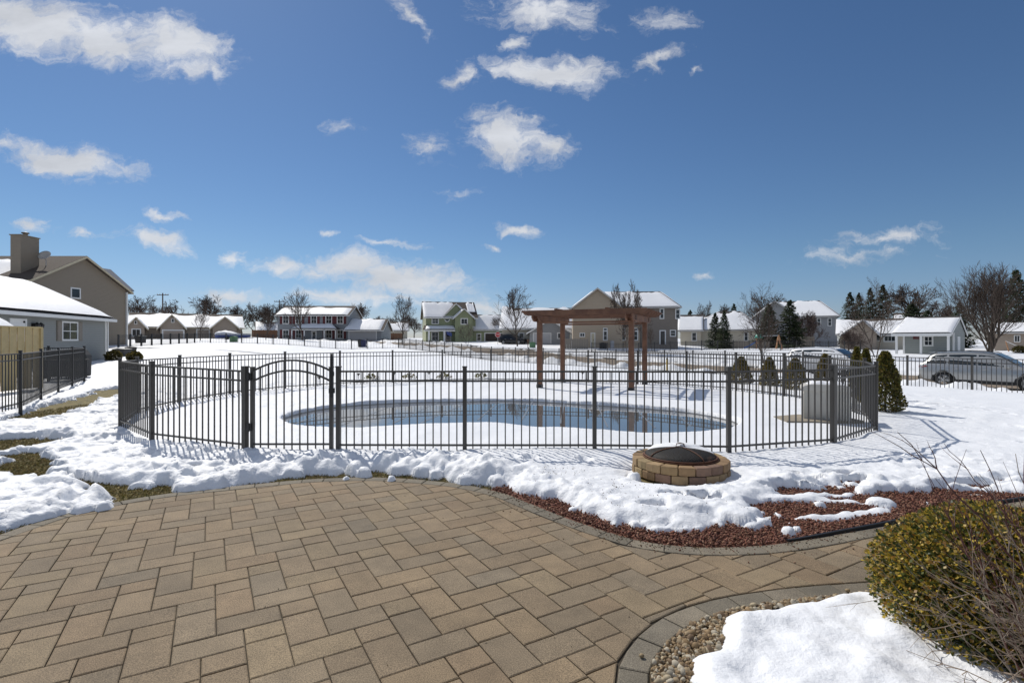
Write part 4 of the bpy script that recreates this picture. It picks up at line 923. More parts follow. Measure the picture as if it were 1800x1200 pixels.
# left: blue grey garage
h = House('blue_garage', 'low blue grey sided garage with a snowy roof at the left edge', 'garage', 186, 35, math.degrees(math.atan2(.962, -.273)), .19)
xa, xb = -17., 0.
h.gx(xa, xb, 0, 9.2, 2.95, 5.2, 'bluegrey', ov=.45, snow=(.0, 1.0, .02, .99), trim='white', th=.18)
h.winp(109.5, 134.5, 567, 596, nx=2, nz=2, shut='taupe', sw=.5, fw=.10)
h.door(18, 43, 563, 600, m='white', frm='white', fw=.12)
q = h.mb('corner_board', 'white'); q.box(-.14, .02, -.03, .14, -.5, 2.95)
o = MB(); x = h.f.x(57); o.box(x-.1, x+.1, -.1, 0, 1.95, 2.3); o.lathe([(0, 2.35), (.16, 2.22), (.11, 2.0), (.05, 1.9), (0, 1.88)], 8, x, -.2); o.lathe([(0, 2.35), (.16, 2.22), (.11, 2.0), (.05, 1.9), (0, 1.88)], 8, x+.35, -.2); o.build('wall_lantern', M['black'], h.root)
q = MB(); q.box(.03, .12, -.12, -.03, -.3, 2.75); q.build('downspout', M['white'], h.root)
h.done()
# foreground roof corner at the left edge
h = House('porch_roof', 'small snowy porch roof corner poking in at the left edge above the wooden screen', 'porch', 21, 19, 100, 0.1)
h.gx(-5, 0, .2, 4.5, 1.95, 3.1, 'bluegrey', ov=.25, snow=(0, 1, .0, 1), trim='taupe', zb=-.2); h.done()
# left: tan two storey house behind
h = House('tan_house', 'tall tan two storey house with a chimney and satellite dish behind the blue garage', 'house', 900+FPX*(-41/44), 44, 90, .95)
h.gx(-.5+.5, 11, 0, 14, 5.9, 8.45, 'tan', 'shinglebrown', ov=.5, snow=None, trim='trimtan') if False else None
h.m.clear()
ridge = 5.6
h.gy(0, 11, 0, 16, 5.85, 8.55, 'tan', 'shinglebrown', ov=.45, snow=None, trim='trimtan', xr=5.4)
h.snow([(-.4, 15.5, 5.75), (-.4, 3.2, 5.75), (4.9, 3.2, 8.4), (4.9, 15.5, 8.4)], (0, 1, 0, .85), .16)
h.gy(11, 15.4, 2.9, 7, 5.2, 5.3, 'tan', ov=.0, snow=None) if False else None
b = h.mb('wall', 'tan'); b.prism([(2.9, -1.5), (8, -1.5), (8, 6.3), (5.2, 8.5), (2.9, 6.5)], 'x', 11.01, 15)
r = h.mb('roof', 'roofblue'); M['roofblue'] = mat('blue_shingle', (.15, .165, .20), .9, .12, 4)
r.slab([(10.9, 2.35, 6.35), (15.4, 2.35, 6.3), (15.6, 5.2, 8.75), (10.9, 5.2, 8.65)], .12); r.slab([(10.9, 5.2, 8.65), (15.6, 5.2, 8.75), (15.6, 8.2, 6.3), (10.9, 8.2, 6.3)], .12)
h.winp(125.5, 139.5, 507, 522, nx=1, nz=1, fw=.12)
q = MB(); q.box(10.9, 11.05, -.16, -.02, -1, 5.7); q.build('downspout', M['white'], h.root)
q = MB(); q.box(1.0, 2.75, 1.7, 2.6, 4.5, 9.75); q.box(.93, 2.82, 1.63, 2.67, 9.75, 9.83); q.lathe([(.18, 9.8), (.18, 10.05), (.27, 10.05), (.27, 10.12), (.0, 10.2)], 12, 1.9, 2.15); c = q.build('chimney', M['tan'], h.root)
q = MB(); q.lathe([(.17, 9.84), (.17, 10.07), (.28, 10.07), (.28, 10.14), (.0, 10.22)], 12, 1.9, 2.15); q.build('flue_cap', M['black'], c)
d_ = thing('satellite_dish', 'grey satellite dish mounted beside the tan chimney on the roof', 'satellite dish', (0, 0, 0))
X, Y = (81-900)/FPX*46.8, 46.8; d_.location = (X, Y, HC+(HOR-463)/FPX*46.8)
q = MB(); q.tube([(0, 0, -.5), (0, 0, .25), (0, -.05, .5)], .035, 8); q.build('mast', M['trimgrey'], d_)
q = MB(); q.lathe([(0, 0), (.2, .015), (.42, .07), (.55, .13), (.55, .15), (.40, .085), (.18, .03), (0, .02)], 24); q.v = [(x*1.05, -z*.9+y*.35-.06, y*.72+.68+z*.4) for x, y, z in q.v]; q.build('reflector', M['trimgrey'], d_, True)
q = MB(); q.tube([(0, -.05, .35), (.1, -.5, .55), (.12, -.62, .62)], .02, 6); q.build('feed_arm', M['trimgrey'], d_)
h.done()

# tan ranch
h = House('ranch_house', 'low tan ranch house with three cream trimmed gables and snowy roof', 'house', 330, 91, 32, 1.15)
X = h.f.x
def gp2(pxl, pxr, pyr, pye, y0, y1, px_r=None):
    x0, x1 = X(pxl, y0), X(pxr, y0); h.gy(x0, x1, y0, y1, h.f.z(pye, x1, y0), h.f.z(pyr, (x0+x1)/2, y0), 'tan2', 'shinglebrown', ov=.5, trim='trimtan', zel=h.f.z(pye, x0, y0))
h.gx(X(228), X(425), .6, 11, 2.75, 5.2, 'tan2', 'shinglebrown', ov=.5, trim='trimtan', snow=(.0, 1, .0, .93))
gp2(224, 254, 558, 573, -1.5, 5); gp2(282, 322, 553, 573, -2.5, 5.5); gp2(374, 416, 557, 574, -1.6, 5.5)
h.winp(233, 246, 579, 590, -1.5, nx=2, nz=1, fw=.15); h.winp(237, 240, 564, 569, -1.5, nx=1, nz=1); h.winp(302, 305.5, 560.5, 566, -2.5, nx=1, nz=1)
h.door(287, 322, 581, 601, -2.5, 'garagetan', 'garage_door', rows=4, fw=.2); h.door(347, 367, 580, 601, .6, 'garagetan', 'garage_door', rows=4, fw=.2)
h.done()
# grey house with shutters
h = House('grey_house', 'two storey grey colonial with dark red shutters and a snowy front porch', 'house', 487, 101, 0, 1.27)
f = h.f; x0, x1 = f.x(488), f.x(611)
h.gx(x0, x1, 0, 8.5, f.z(553), f.z(553)+1.9, 'slate', 'shinglebrown', ov=.45, snow=(.01, .97, .03, .80), trim='white', th=.2)
for (a, b_) in ((498, 507), (520.5, 529), (547.5, 556), (573.5, 582.5), (593.5, 602.5)):
    h.winp(a, b_, 555, 568, nx=2, nz=2, fw=.15, shut='maroon', sw=.52)
for (a, b_) in ((498, 507), (520.5, 529), (573.5, 582.5), (593.5, 602.5)):
    h.winp(a, b_, 580.5, 594, nx=2, nz=2, fw=.15, shut='maroon', sw=.52)
h.door(548, 556, 582, 599, 0, 'white', panes=True)
pz = f.z(577.5); xa, xb = f.x(511, -1.9), f.x(592, -1.9)
r = h.mb('porch_roof', 'shingle'); q1 = [(xa, -2.1, pz), (xb, -2.1, pz), (xb-1.6, .1, pz+.95), (xa+1.6, .1, pz+.95)]; r.slab(q1, .1); r.slab([(xb, -2.1, pz), (xb, .1, pz), (xb-1.6, .1, pz+.95)], .1); r.slab([(xa, .1, pz), (xa, -2.1, pz), (xa+1.6, .1, pz+.95)], .1); h.snow(q1, (.0, 1, 0, 1), .15)
h.mb('trim', 'white').box(xa+.1, xb-.1, -2.0, -1.8, pz-.35, pz-.12)
for p in (513, 535, 570, 590): h.col(p, -1.9, pz-.1, .2)
ga, gb = f.x(606), f.x(672); gz = f.z(579)
h.gx(ga+.6, gb, -.6, 7, gz, gz+2.1, 'slate', 'shinglebrown', ov=.45, trim='white', snow=(.0, .93, .0, .97), th=.2)
h.door(614, 661, 583, 601, -.6, 'pale', 'garage_door', rows=4, fw=.15)
h.done()
# green house
h = House('green_house', 'sage green two storey house with stacked gables and a dark garage door', 'house', 749, 96, 14, 1.05)
f = h.f; Z = lambda px, py, ly=0: f.z(py, f.x(px, ly), ly)
x0, x1 = 0, f.x(836); ze = Z(770, 556); zr = Z(760, 531, 4.3)
h.gx(0, x1, 0, 8.6, ze, zr, 'green_shaded', 'shinglebrown', ov=.45, trim='white', snow=(.0, .58, .0, .96)); h.snow([(0, -.4, ze), (x1, -.4, ze), (x1, 4.3, zr+.1), (0, 4.3, zr+.1)], (.86, 1.02, .3, .96), .12)
b = h.mb('wall', 'green_lit'); b.prism([(0, -1), (8.6, -1), (8.6, ze), (4.3, zr-.05), (0, ze)], 'x', -.04, -.003)  # sunlit left wall painted in the lighter copy of the green siding
xa, xb = f.x(800, -1.6), f.x(831, -1.6)
h.gy(xa, xb, -1.6, 3.2, Z(815, 557, -1.6), Z(816, 543, -1.6), 'green_shaded', 'shinglebrown', ov=.4, trim='white')
h.gy(f.x(780), f.x(822), -.25, 4, Z(800, 555), Z(800, 534), 'green_shaded', 'shinglebrown', ov=.4, trim='white', zb=ze-.5, snow=None, snowr=(.02, .97, .0, .9))
h.winp(760, 770, 560, 568, nx=2, nz=2, fw=.15); h.winp(759.5, 770, 584, 598, nx=2, nz=2, fw=.15); h.winp(811, 821, 560.5, 569, -1.6, nx=2, nz=1, fw=.15)
q = MB(); rx, rz = f.x(786), Z(786, 561); q.lathe([(.52, .0), (.52, .08), (.36, .08), (.36, .0)], 16); q.v = [(rx+a, -c, rz+b2) for a, b2, c in q.v]; o = q.build('round_window', M['white'], h.root)
q = MB(); q.lathe([(.37, .03), (0, .03)], 16); q.v = [(rx+a, -c, rz+b2) for a, b2, c in q.v]; q.build('pane', M['glass'], o)
pz = Z(770, 579); xp, xq = f.x(748, -1.8), f.x(800, -1.8); q1 = [(xp-.5, -2.0, pz), (xq, -2.0, pz), (xq, .05, pz+.75), (xp-.1, .05, pz+.75)]; h.mb('porch_roof', 'shinglebrown').slab(q1, .1); h.snow(q1, (.08, 1, .0, 1), .13); h.mb('trim', 'white').box(xp-.3, xq, -1.95, -1.75, pz-.36, pz-.12)
for p in (754, 781): h.col(p, -1.8, pz-.1, .32)
h.door(783, 792, 583, 601, 0, 'garagetan', panes=True)
gz = Z(860, 578); ga, gb = f.x(831, -.3), f.x(892, -.3)
h.gx(ga, gb, -.3, 8, gz, Z(860, 554, 4), 'green_shaded', 'shinglebrown', ov=.4, trim='white', snow=(.0, .9, .0, .97))
h.winp(839, 844.5, 587, 598, -.3, nx=1, nz=2, fw=.15); h.door(853, 884, 586, 603, -.3, 'darkdoor', 'garage_door', rows=4, fw=.2)
q = MB(); q.add([(0, 0, 0), (1.0, -.1, -.35), (.95, -.05, -1.0), (.1, 0, -.65), (0, .03, 0), (1.0, -.07, -.35), (.95, -.02, -1.0), (.1, .03, -.65)], [(0,1,2,3),(7,6,5,4),(0,4,5,1),(1,5,6,2),(2,6,7,3),(3,7,4,0)]); q.tube([(-.15, .1, -1.1), (0, 0, .1)], .03, 5); o = q.build('flag', M['flagblue']); fx_, fz = f.x(785, -1.9), Z(785, 582, -1.9)
o.location = (f.x0+fx_*f.c+1.9*f.s, f.y0+fx_*f.s-1.9*f.c, f.zb+fz); tag(o, 'blue and white flag hanging from the porch post of the green house', 'flag')
h.done()
# grey house behind the pergola
h = House('grey_bungalow', 'grey gabled bungalow with white garage doors seen through the pergola', 'house', 930, 82, -4, .75)
f = h.f; X = f.x; h.gx(X(880), X(1003), 3, 14, 2.9, 6.3, 'cream', 'shinglebrown', ov=.5, trim='white', snow=(.0, 1, .0, .97))
h.gy(X(931), X(1001), 0, 6, f.z(583), f.z(562), 'greys', 'shingle', ov=.5, trim='white', snow=(.0, .95, .5, .92), xr=X(967), snowr=(.1, .97, .0, .9))
h.door(938, 968, 586, 604, 0, 'pale', 'garage_door', rows=4, fw=.1); h.winp(981, 989, 586, 594, 0, nx=2, nz=1, fw=.15); h.winp(913, 920, 586, 593, 3, nx=1, nz=1, fw=.15)
h.done()
# brown house
h = House('brown_house', 'large brown two storey house with a tall front gable and snowy hip roof', 'house', 1007, 70, -6, .5)
f = h.f; X = f.x; ze = f.z(540)
h.gy(X(1007), X(1094), 0, 12, ze, f.z(506, X(1050)), 'browns', 'shingle', ov=.45, trim='cream2', xr=X(1050), snow=(.0, .96, .1, .93)) if False else None
M['cream2'] = M['trimgrey']
h.gy(X(1007), X(1094), 0, 12, ze, f.z(507, X(1050)), 'browns', 'shingle', ov=.45, trim='trimgrey', xr=X(1050), snow=(.02, .96, .1, .9))
h.hip(X(1060), X(1196), 1.6, 11, f.z(540, X(1150), 1.6), f.z(513, X(1150), 6), X(1062, 6), X(1160, 6), 'brownd', ov=.45)
h.mb('wall', 'browns').box(X(1094), X(1126), .9, 2, -1.5, 2.9)
for a, b_ in ((1061.5, 1066.5), (1092, 1098), (1115, 1120)):
    x = X(a); h.win(X(a, 0 if a < 1070 else .9), X(b_, 0 if a < 1070 else .9), f.z(597, x), f.z(582.5, x), 0 if a < 1070 else .85, nx=1, nz=2, fw=.12); h.win(X(a, 0 if a < 1070 else .9), X(b_, 0 if a < 1070 else .9), f.z(580.5, x), f.z(577.5, x), 0 if a < 1070 else .85, nx=1, nz=1, fw=.1)
h.winp(1020, 1027, 586, 591, nx=2, nz=1, fw=.1); h.door(1039.5, 1045, 586, 610, 0, 'trimtan', fw=.1)
h.winp(1188.5, 1194, 544.5, 559, 1.6, nx=1, nz=2, fw=.12); h.winp(1161, 1166, 543.5, 559, 1.6, nx=1, nz=2, fw=.12); h.winp(1179, 1186.5, 581, 590, 1.6, nx=1, nz=2, fw=.12)
h.door(1161, 1168.5, 582, 605, 1.6, 'darkdoor', panes=True, fw=.15)
h.done()
# cream house
h = House('cream_house', 'low cream house with a broad snow covered hip roof beside two small spruces', 'house', 1200, 84, -20, .62)
f = h.f; X = f.x
h.gx(X(1196), X(1232), 0, 9, f.z(579, X(1215)), f.z(579, X(1215))+2.5, 'cream', ov=.45, snow=(.0, .97, .0, .95))
h.hip(X(1212), X(1342), 1.2, 12, f.z(580, X(1270)), f.z(548, X(1270), 6), X(1264, 6.5), X(1300, 6.5), 'cream', ov=.45)
h.winp(1217, 1223.5, 585, 598, 0 if False else 0, nx=1, nz=2, fw=.1, fm='maroon') if False else None
h.winp(1217, 1223.5, 585, 598, 0, nx=1, nz=2, fw=.12); h.winp(1309, 1314, 584, 598, 1.2, nx=1, nz=2, fw=.12)
h.done()
# grey two storey house
h = House('grey_hip_house', 'tall grey house with a snowy hip roof behind the dark spruces', 'house', 1340, 100, -28, .75)
f = h.f; X = f.x
h.hip(X(1362), X(1473), 1.5, 13, f.z(556, X(1420)), f.z(530, X(1400), 7), X(1366, 7), X(1440, 7), 'greys', ov=.5)
h.gy(X(1325), X(1402), 0, 8, f.z(556, X(1380)), f.z(529, X(1362)), 'greys', ov=.5, xr=X(1362), snow=(0, .97, .0, .95))
for a in (1407, 1437, 1456): h.winp(a, a+5, 560, 572, 1.5, nx=1, nz=2, fw=.1)
h.winp(1330, 1336, 585, 597, 0, nx=1, nz=2, fw=.1)
h.done()
# beige ranch, right
h = House('beige_ranch', 'beige ranch house with a snowy gable partly hidden by the grey shed', 'house', 1480, 72, -33, .45)
f = h.f; X = f.x
h.gx(X(1476), X(1620), 1, 10, f.z(585, X(1560)), f.z(561, X(1560), 5), 'cream', 'shinglebrown', ov=.5, snow=(0, 1, 0, .96))
h.gy(X(1484), X(1540), -1.5, 4, f.z(585, X(1530)), f.z(563, X(1515)), 'tan2', 'shinglebrown', ov=.5, xr=X(1516), snow=(0, 1, 0, .96))
h.winp(1555, 1573, 591, 599, 1, nx=3, nz=1, fw=.15); h.winp(1541, 1547, 588, 598, 1, nx=1, nz=1)
h.done()
# shed
h = House('shed', 'small grey shed with white posts and a snowy porch roof', 'shed', 1589, 51, -51.5, -.03)
f = h.f; X = f.x; xL, xR = 0, X(1677)
zw = f.z(585, X(1640)); 
h.mb('wall', 'shedsid').prism([(1.5-1.5, -.6), (4.2, -.6), (4.2, zw), (1.8, zw+1.45), (0, zw+.35)], 'x', xL, xR)
A, B = X(1567, -1.5), X(1680); q1 = [(A, -1.6, zw-.02), (B, -1.6, zw-.02), (B-.0, 1.8, zw+1.6), (A+.3, 1.8, zw+1.6)]; q2 = [(A+.3, 1.8, zw+1.6), (B, 1.8, zw+1.6), (B, 4.7, zw-.1), (A+.3, 4.7, zw-.1)]
h.mb('roof', 'shingle').slab(q1, .1); h.mb('roof', 'shingle').slab(q2, .1); h.snow(q1, (0, 1, 0, 1), .12)
t_ = h.mb('trim', 'white'); t_.box(A, B, -1.65, -1.55, zw-.32, zw-.05)
for (ya, za, yb, zb2) in ((-1.6, zw-.12, 1.8, zw+1.5), (1.8, zw+1.5, 4.7, zw-.2)):
    t_.add([(B-.03, ya, za-.12), (B-.03, yb, zb2-.12), (B-.03, yb, zb2+.08), (B-.03, ya, za+.08), (B+.03, ya, za-.12), (B+.03, yb, zb2-.12), (B+.03, yb, zb2+.08), (B+.03, ya, za+.08)], [(0,1,2,3),(7,6,5,4),(0,4,5,1),(1,5,6,2),(2,6,7,3),(3,7,4,0)])
h.mb('wall', 'shedsid').prism([(-1.5, zw-.1), (0, zw+.0), (0, zw+.6)], 'x', xR-.06, xR)
for p in (1576, 1619, 1667): h.col(p, -1.5, zw-.1, .17)
q = MB(); q.box(-.08, .08, -.04, .03, -.5, zw); q.build('corner_board', M['white'], h.root); q = MB(); q.box(xR-.1, xR+.03, -.04, .08, -.5, zw); q.build('corner_board', M['white'], h.root)
h.winp(1626, 1638, 592, 606, 0, nx=2, nz=2, fw=.13)
q = MB(); q.box(xR, xR+.04, 1.2, 2.2, -.2, 1.95); q.build('door', M['white'], h.root)
q = MB(); q.box(X(1605), X(1616), -.03, -.004, 1.7, 1.85); q.box(X(1605), X(1609), -.034, -.004, 1.85, 1.98); q.box(X(1609), X(1616), -.03, -.004, 1.9, 1.98); q.build('wall_plaque', M['maroon'], h.root)
q = MB(); q.box(A, B, -1.8, .0, -.5, -.02); q.build('porch_floor', M['concrete'], h.root)
h.done()
# far right house
h = House('yellow_ranch', 'tan ranch house with a snowy roof at the right edge behind the big bare tree', 'house', 1748, 66, -46, .2)
f = h.f; X = f.x; h.gx(X(1748), X(1900), 0, 9, f.z(583, X(1770)), f.z(568, X(1770), 4.5), 'tan2', 'shinglebrown', ov=.6, snow=(0, 1, 0, .97)); h.winp(1784, 1792, 590, 600, 0, nx=2, nz=1); h.done()
# small far houses
for (px, d, w, py_e, py_r, lab, m_) in [(676, 135, 40, 586, 571, 'distant low house with a white roof between the grey garage and the green house', 'cream'), (452, 140, 40, 584, 573, 'distant low house behind the covered boat and bare trees', 'tan2'), (1202, 120, 40, 572, 553, 'far white roofed house just right of the brown house', 'cream'), (1575, 120, 60, 566, 553, 'far snowy roof rising behind the grey shed', 'greys'), (965, 120, 50, 570, 553, 'far snowy roof behind the pergola', 'cream')]:
    h = House('distant_house', lab, 'house', px, d, -math.degrees(math.atan((px-900)/FPX)), float(terr((px-900)/FPX*d, d)), 'far houses beyond the street'); f = h.f
    h.gx(0, f.x(px+w), 0, 9, max(2.4, f.z(py_e)), max(2.4, f.z(py_e))+2.2, m_, 'shinglebrown', ov=.5); h.winp(px+w*.3, px+w*.42, py_e+5, py_e+12, nx=2, nz=1); h.done()

# ------------------------------------------------------------------ trees
def bare_proto(seed, trunk=.25, spread=.75, r0=.018, tw=.0022, nmain=9, up=.10, ang=(25, 50), lev=4, kids=(5, 4, 4), wig=.12, multi=1, lean=0, bark='bark', tm='twig', lo=.35):
    rr = random.Random(seed); A = MB(); B = MB()
    def rec(p, d, L, r, lv):
        n = 5 if lv < 2 else 3; pts = [p]; rad = [r]; dd = d.copy(); q = p.copy(); st = L/n; marks = []
        for i in range(n):
            dd = (dd+Vector((rr.gauss(0, wig), rr.gauss(0, wig), rr.gauss(0, wig)*.6+up))).normalized(); q = q+dd*st; pts.append(q.copy()); f = 1-(i+1)/n*.62; rad.append(max(tw*.6, r*f)); marks.append((q.copy(), dd.copy(), rad[-1], (i+1)/n))
        (A if lv < 2 else B).tube(pts, rad, 7 if lv == 0 else (4 if lv < 2 else 3), False)
        if lv >= lev: return
        k = (nmain, *kids)[lv]; k = max(2, k+rr.choice([-1, 0, 0, 1]))
        for c in range(k):
            t = (lo if lv == 0 else .25)+(1-(lo if lv == 0 else .25))*(c+rr.random()*.8)/k; t = min(t, 1); x = t*n; i = min(n-1, int(x)); a = pts[i].lerp(pts[i+1], x-i); ddd = (pts[i+1]-pts[i]).normalized(); ra = rad[i]*(1-(x-i))+rad[i+1]*(x-i)
            th = R(rr.uniform(*ang))*(1.15-.4*t); ph = rr.uniform(0, 6.28)+c*2.4; u = ddd.cross(Vector((.3, .5, .8))).normalized(); w = ddd.cross(u); nd = (ddd*math.cos(th)+(u*math.cos(ph)+w*math.sin(ph))*math.sin(th)).normalized()
            ll = L*rr.uniform(.5, .78)*(1.15-.55*t if lv == 0 else 1-.3*t)
            rec(a, nd, ll, max(tw, min(ra*.72, r*.6)), lv+1)
    for m_ in range(multi):
        d = Vector((rr.gauss(0, .22), rr.gauss(0, .22), 1)).normalized() if multi > 1 else Vector((lean, 0, 1)).normalized()
        rec(Vector((rr.gauss(0, .01)*(multi > 1), rr.gauss(0, .01)*(multi > 1), -.03)), d, .62, r0*(1 if multi == 1 else .7), 0)
    vs = np.array(B.v); zt_ = max(vs[:, 2].max(), .1); w = np.percentile(np.hypot(vs[:, 0], vs[:, 1]), 98)
    for b_ in (A, B): b_.v = [(x/w*.5, y/w*.5, z/zt_) for x, y, z in b_.v]
    return A, B, bark, tm
_pr = {}
def tree(kind, px, d, top, base, wpx, label, group=None, name='bare_tree', z=None, rot=None):
    """a bare tree: its width and height taken at its own distance"""
    if kind not in _pr:
        A, B, bk, tm = bare_proto(**PROTO[kind]); r = bpy.data.objects.new(name, None); COL.objects.link(r); A.build('trunk', M[bk], r, True, fix=False); B.build('crown', M[tm], r, fix=False); _pr[kind] = r; o = r
    else: o = copy_tree(_pr[kind])
    o.name = name; X = (px-900)/FPX*d; zb = float(terr(X, d))-.03; zt_ = HC+(HOR-top)/FPX*d; o.location = (X, d, zb); w = wpx/FPX*d*(1.2 if d > 100 else 1.05); o.scale = (w, w, zt_-zb); o.rotation_euler = (0, 0, random.uniform(0, 6.28) if rot is None else rot)
    for k in ('group',):
        if k in o: del o[k]
    return tag(o, label, 'tree', group)
PROTO = dict(
 young=dict(seed=3, nmain=14, wig=.07, ang=(28, 46), up=.07, r0=.013, tw=.0022, lo=.28, kids=(5, 4, 2)),
 young2=dict(seed=8, nmain=13, wig=.07, ang=(30, 50), up=.08, r0=.014, tw=.0022, lo=.3, kids=(5, 4, 3)),
 dense=dict(seed=12, nmain=13, wig=.09, ang=(30, 58), up=.04, r0=.022, tw=.0028, lo=.3, kids=(6, 5, 4)),
 dense2=dict(seed=21, nmain=10, ang=(35, 65), up=.03, r0=.026, tw=.0036, lo=.35, kids=(6, 5, 4), wig=.16),
 crooked=dict(seed=31, nmain=8, ang=(45, 75), up=-.01, r0=.034, tw=.004, lo=.3, kids=(5, 4, 3), wig=.28),
 spread=dict(seed=44, nmain=8, ang=(30, 52), up=.07, r0=.014, tw=.0015, lo=.18, kids=(6, 4, 3), wig=.12, multi=2),
 big=dict(seed=53, nmain=10, ang=(20, 40), up=.09, r0=.014, tw=.0014, lo=.12, kids=(6, 4, 3), wig=.09, multi=6, tm='twig'),
 clumpy=dict(seed=61, nmain=9, ang=(30, 55), up=.06, r0=.016, tw=.0034, lo=.2, kids=(5, 6, 4), wig=.15, multi=2),
 red=dict(seed=72, nmain=9, ang=(35, 65), up=.05, r0=.02, tw=.0034, lo=.15, kids=(6, 5, 4), wig=.15, multi=3, tm='barkred'))
GF = 'bare trees standing far behind the houses'
tree('dense', 252, 140, 517, 600, 66, 'big bare tree rising just right of the tall tan house', GF)
tree('crooked', 306, 150, 524, 600, 56, 'crooked dark bare tree just right of the left utility pole', GF)
tree('dense2', 366, 135, 516, 600, 54, 'round bare tree behind the roof of the tan ranch house', GF)
for i, (px, w, top, d, k) in enumerate([(424, 44, 534, 150, 'dense2'), (448, 46, 530, 158, 'dense'), (470, 42, 532, 145, 'dense2')]):
    tree(k, px, d, top, 600, w, ['leftmost bare tree of the dark clump left of the grey shuttered house', 'middle bare tree of the dark clump left of the grey shuttered house', 'bare tree of the dark clump touching the grey shuttered house'][i], GF)
tree('dense', 278, 165, 532, 600, 50, 'low bare tree behind the left utility pole', GF)
tree('dense', 496, 150, 528, 600, 50, 'bare tree top showing over the left end of the grey house roof', GF)
tree('dense2', 631, 140, 531, 600, 38, 'rounded bare tree behind the garage of the grey shuttered house', GF)
for i, px in enumerate((655, 672, 690, 712, 728)):
    tree(('dense', 'dense2')[i % 2], px, 175, (558, 554, 556, 552, 557)[i], 598, 34, ('leftmost','second','middle','fourth','rightmost')[i]+' tree of the low dark treeline between the grey and green houses', GF)
tree('young', 532, 80, 504, 610, 66, 'slim bare tree standing right in front of the grey shuttered house', rot=1)
tree('young', 467, 80, 548, 610, 34, 'small thin bare tree left of the grey shuttered house')
tree('young2', 352, 75, 535, 606, 36, 'thin bare tree in front of the tan ranch garage door')
tree('young2', 707, 78, 514, 612, 56, 'bare tree just left of the green house', rot=.5)
tree('young2', 910, 70, 498, 614, 76, 'tall bare tree just left of the pergola beside the stop sign', rot=2)
tree('young', 875, 100, 552, 606, 30, 'small bare tree in front of the green house garage roof')
tree('spread', 822, 76, 562, 611, 34, 'low bare ornamental tree in front of the green house')
tree('clumpy', 1103, 60, 492, 612, 68, 'clumpy bare tree with low spreading limbs behind the pergola', rot=.4)
tree('young', 1146, 62, 572, 612, 22, 'thin sapling near the right post of the pergola')
tree('spread', 1343, 41, 494, 636, 104, 'wide spreading bare street tree in front of the two dark spruces', rot=1.2)
tree('red', 1427, 76, 542, 606, 74, 'low reddish bare tree in front of the grey hip roofed house')
tree('spread', 1540, 45, 484, 632, 96, 'bare upright tree standing left of the grey shed', rot=3)
tree('dense2', 1606, 110, 496, 604, 84, 'big round bare tree far behind the grey shed', GF)
tree('big', 1740, 55, 456, 622, 132, 'very large many stemmed bare tree at the right beyond the silver car', rot=.9)
tree('dense', 1241, 130, 528, 600, 34, 'bare tree behind the cream house roof, right of the brown house', GF)
tree('dense2', 1275, 130, 533, 600, 36, 'bare tree peeking over the snowy hip roof of the cream house', GF)
tree('dense', 1345, 135, 512, 600, 80, 'bare tree rising behind the gable of the grey hip roofed house', GF)
tree('red', 1655, 100, 530, 604, 60, 'reddish bare tree behind the right end of the shed roof', GF)
tree('red', 1490, 62, 577, 614, 60, 'low reddish bare shrub tree in front of the beige ranch house')
tree('young2', 1122, 140, 556, 604, 30, 'small bare tree top behind the brown house roof', GF)

def conifer(seed, H=1., Rr=.28, lv=26, per=13, cards=13, ragged=.35):
    rr = np.random.RandomState(seed); V = []; C = []
    for i in range(lv*per):
        t = ((i+.5)/(lv*per))**1.25; z = .05+.94*t+rr.uniform(-.012, .012); r = (Rr*1.15*(1-t)**.72+.02)*(.88+.12*math.sin(t*38+seed))
        a = rr.uniform(0, 6.28); L = r*rr.uniform(1-ragged, 1.1); dx, dy = math.cos(a), math.sin(a); droop = -.20+.35*t
        col = np.array((.018, .03, .014))*rr.uniform(.6, 1.9)+np.array((.014, .009, 0))*rr.uniform(0, 1)
        for c in range(cards):
            s = rr.uniform(.12, 1)**.8*L; zz = z+droop*s*.5+.25*s*s+rr.uniform(-.01, .008); side = rr.uniform(-1, 1)*(L-s*.6)*.45; px, py = dx*s-dy*side, dy*s+dx*side
            l = rr.uniform(.05, .10)*(.5+.6*(1-t)); a2 = a+rr.uniform(-.9, .9); ex, ey = math.cos(a2)*l, math.sin(a2)*l; w = l*.34; zz2 = zz+rr.uniform(-.03, .006)
            V += [(px-ey/l*w, py+ex/l*w, zz-.008), (px+ey/l*w, py-ex/l*w, zz+rr.uniform(-.006, .012)), (px+ex, py+ey, zz2)]; C.append(col)
    return np.array(V), np.array(C)
_cf = {}
def spruce(kind, px, d, top, base, wpx, label, group='evergreens standing among the houses'):
    if kind not in _cf:
        V, C = conifer(kind, ragged=.35 if kind < 5 else .5, lv=32 if kind < 5 else 26, Rr=.5); V[:, :2] *= 1.; r = bpy.data.objects.new('spruce_tree', None); COL.objects.link(r)
        mb = MB(); mb.tube([(0, 0, -.05), (0, 0, .5), (0, 0, .97)], [.022, .014, .003], 7, False); mb.build('trunk', M['bark'], r); quick('crown', V, np.arange(len(V)).reshape(-1, 3), M['needle'], r, tint=C*1.5); _cf[kind] = r; o = r
    else: o = copy_tree(_cf[kind])
    X = (px-900)/FPX*d; zb = float(terr(X, d)); zt_ = HC+(HOR-top)/FPX*d; o.location = (X, d, zb-.1); w = wpx/FPX*d*(1.45 if d > 80 else 1.15); o.scale = (w, w, (zt_-zb)/.99); o.rotation_euler = (0, 0, random.uniform(0, 6.28)); return tag(o, label, 'tree', group)
spruce(1, 1257, 72, 549, 606, 30, 'left spruce of the pair in front of the cream house')
spruce(2, 1273, 70, 546, 606, 28, 'right spruce of the pair in front of the cream house')
spruce(3, 1351, 74, 534, 606, 46, 'dark spruce left of its taller neighbour before the grey hip roofed house')
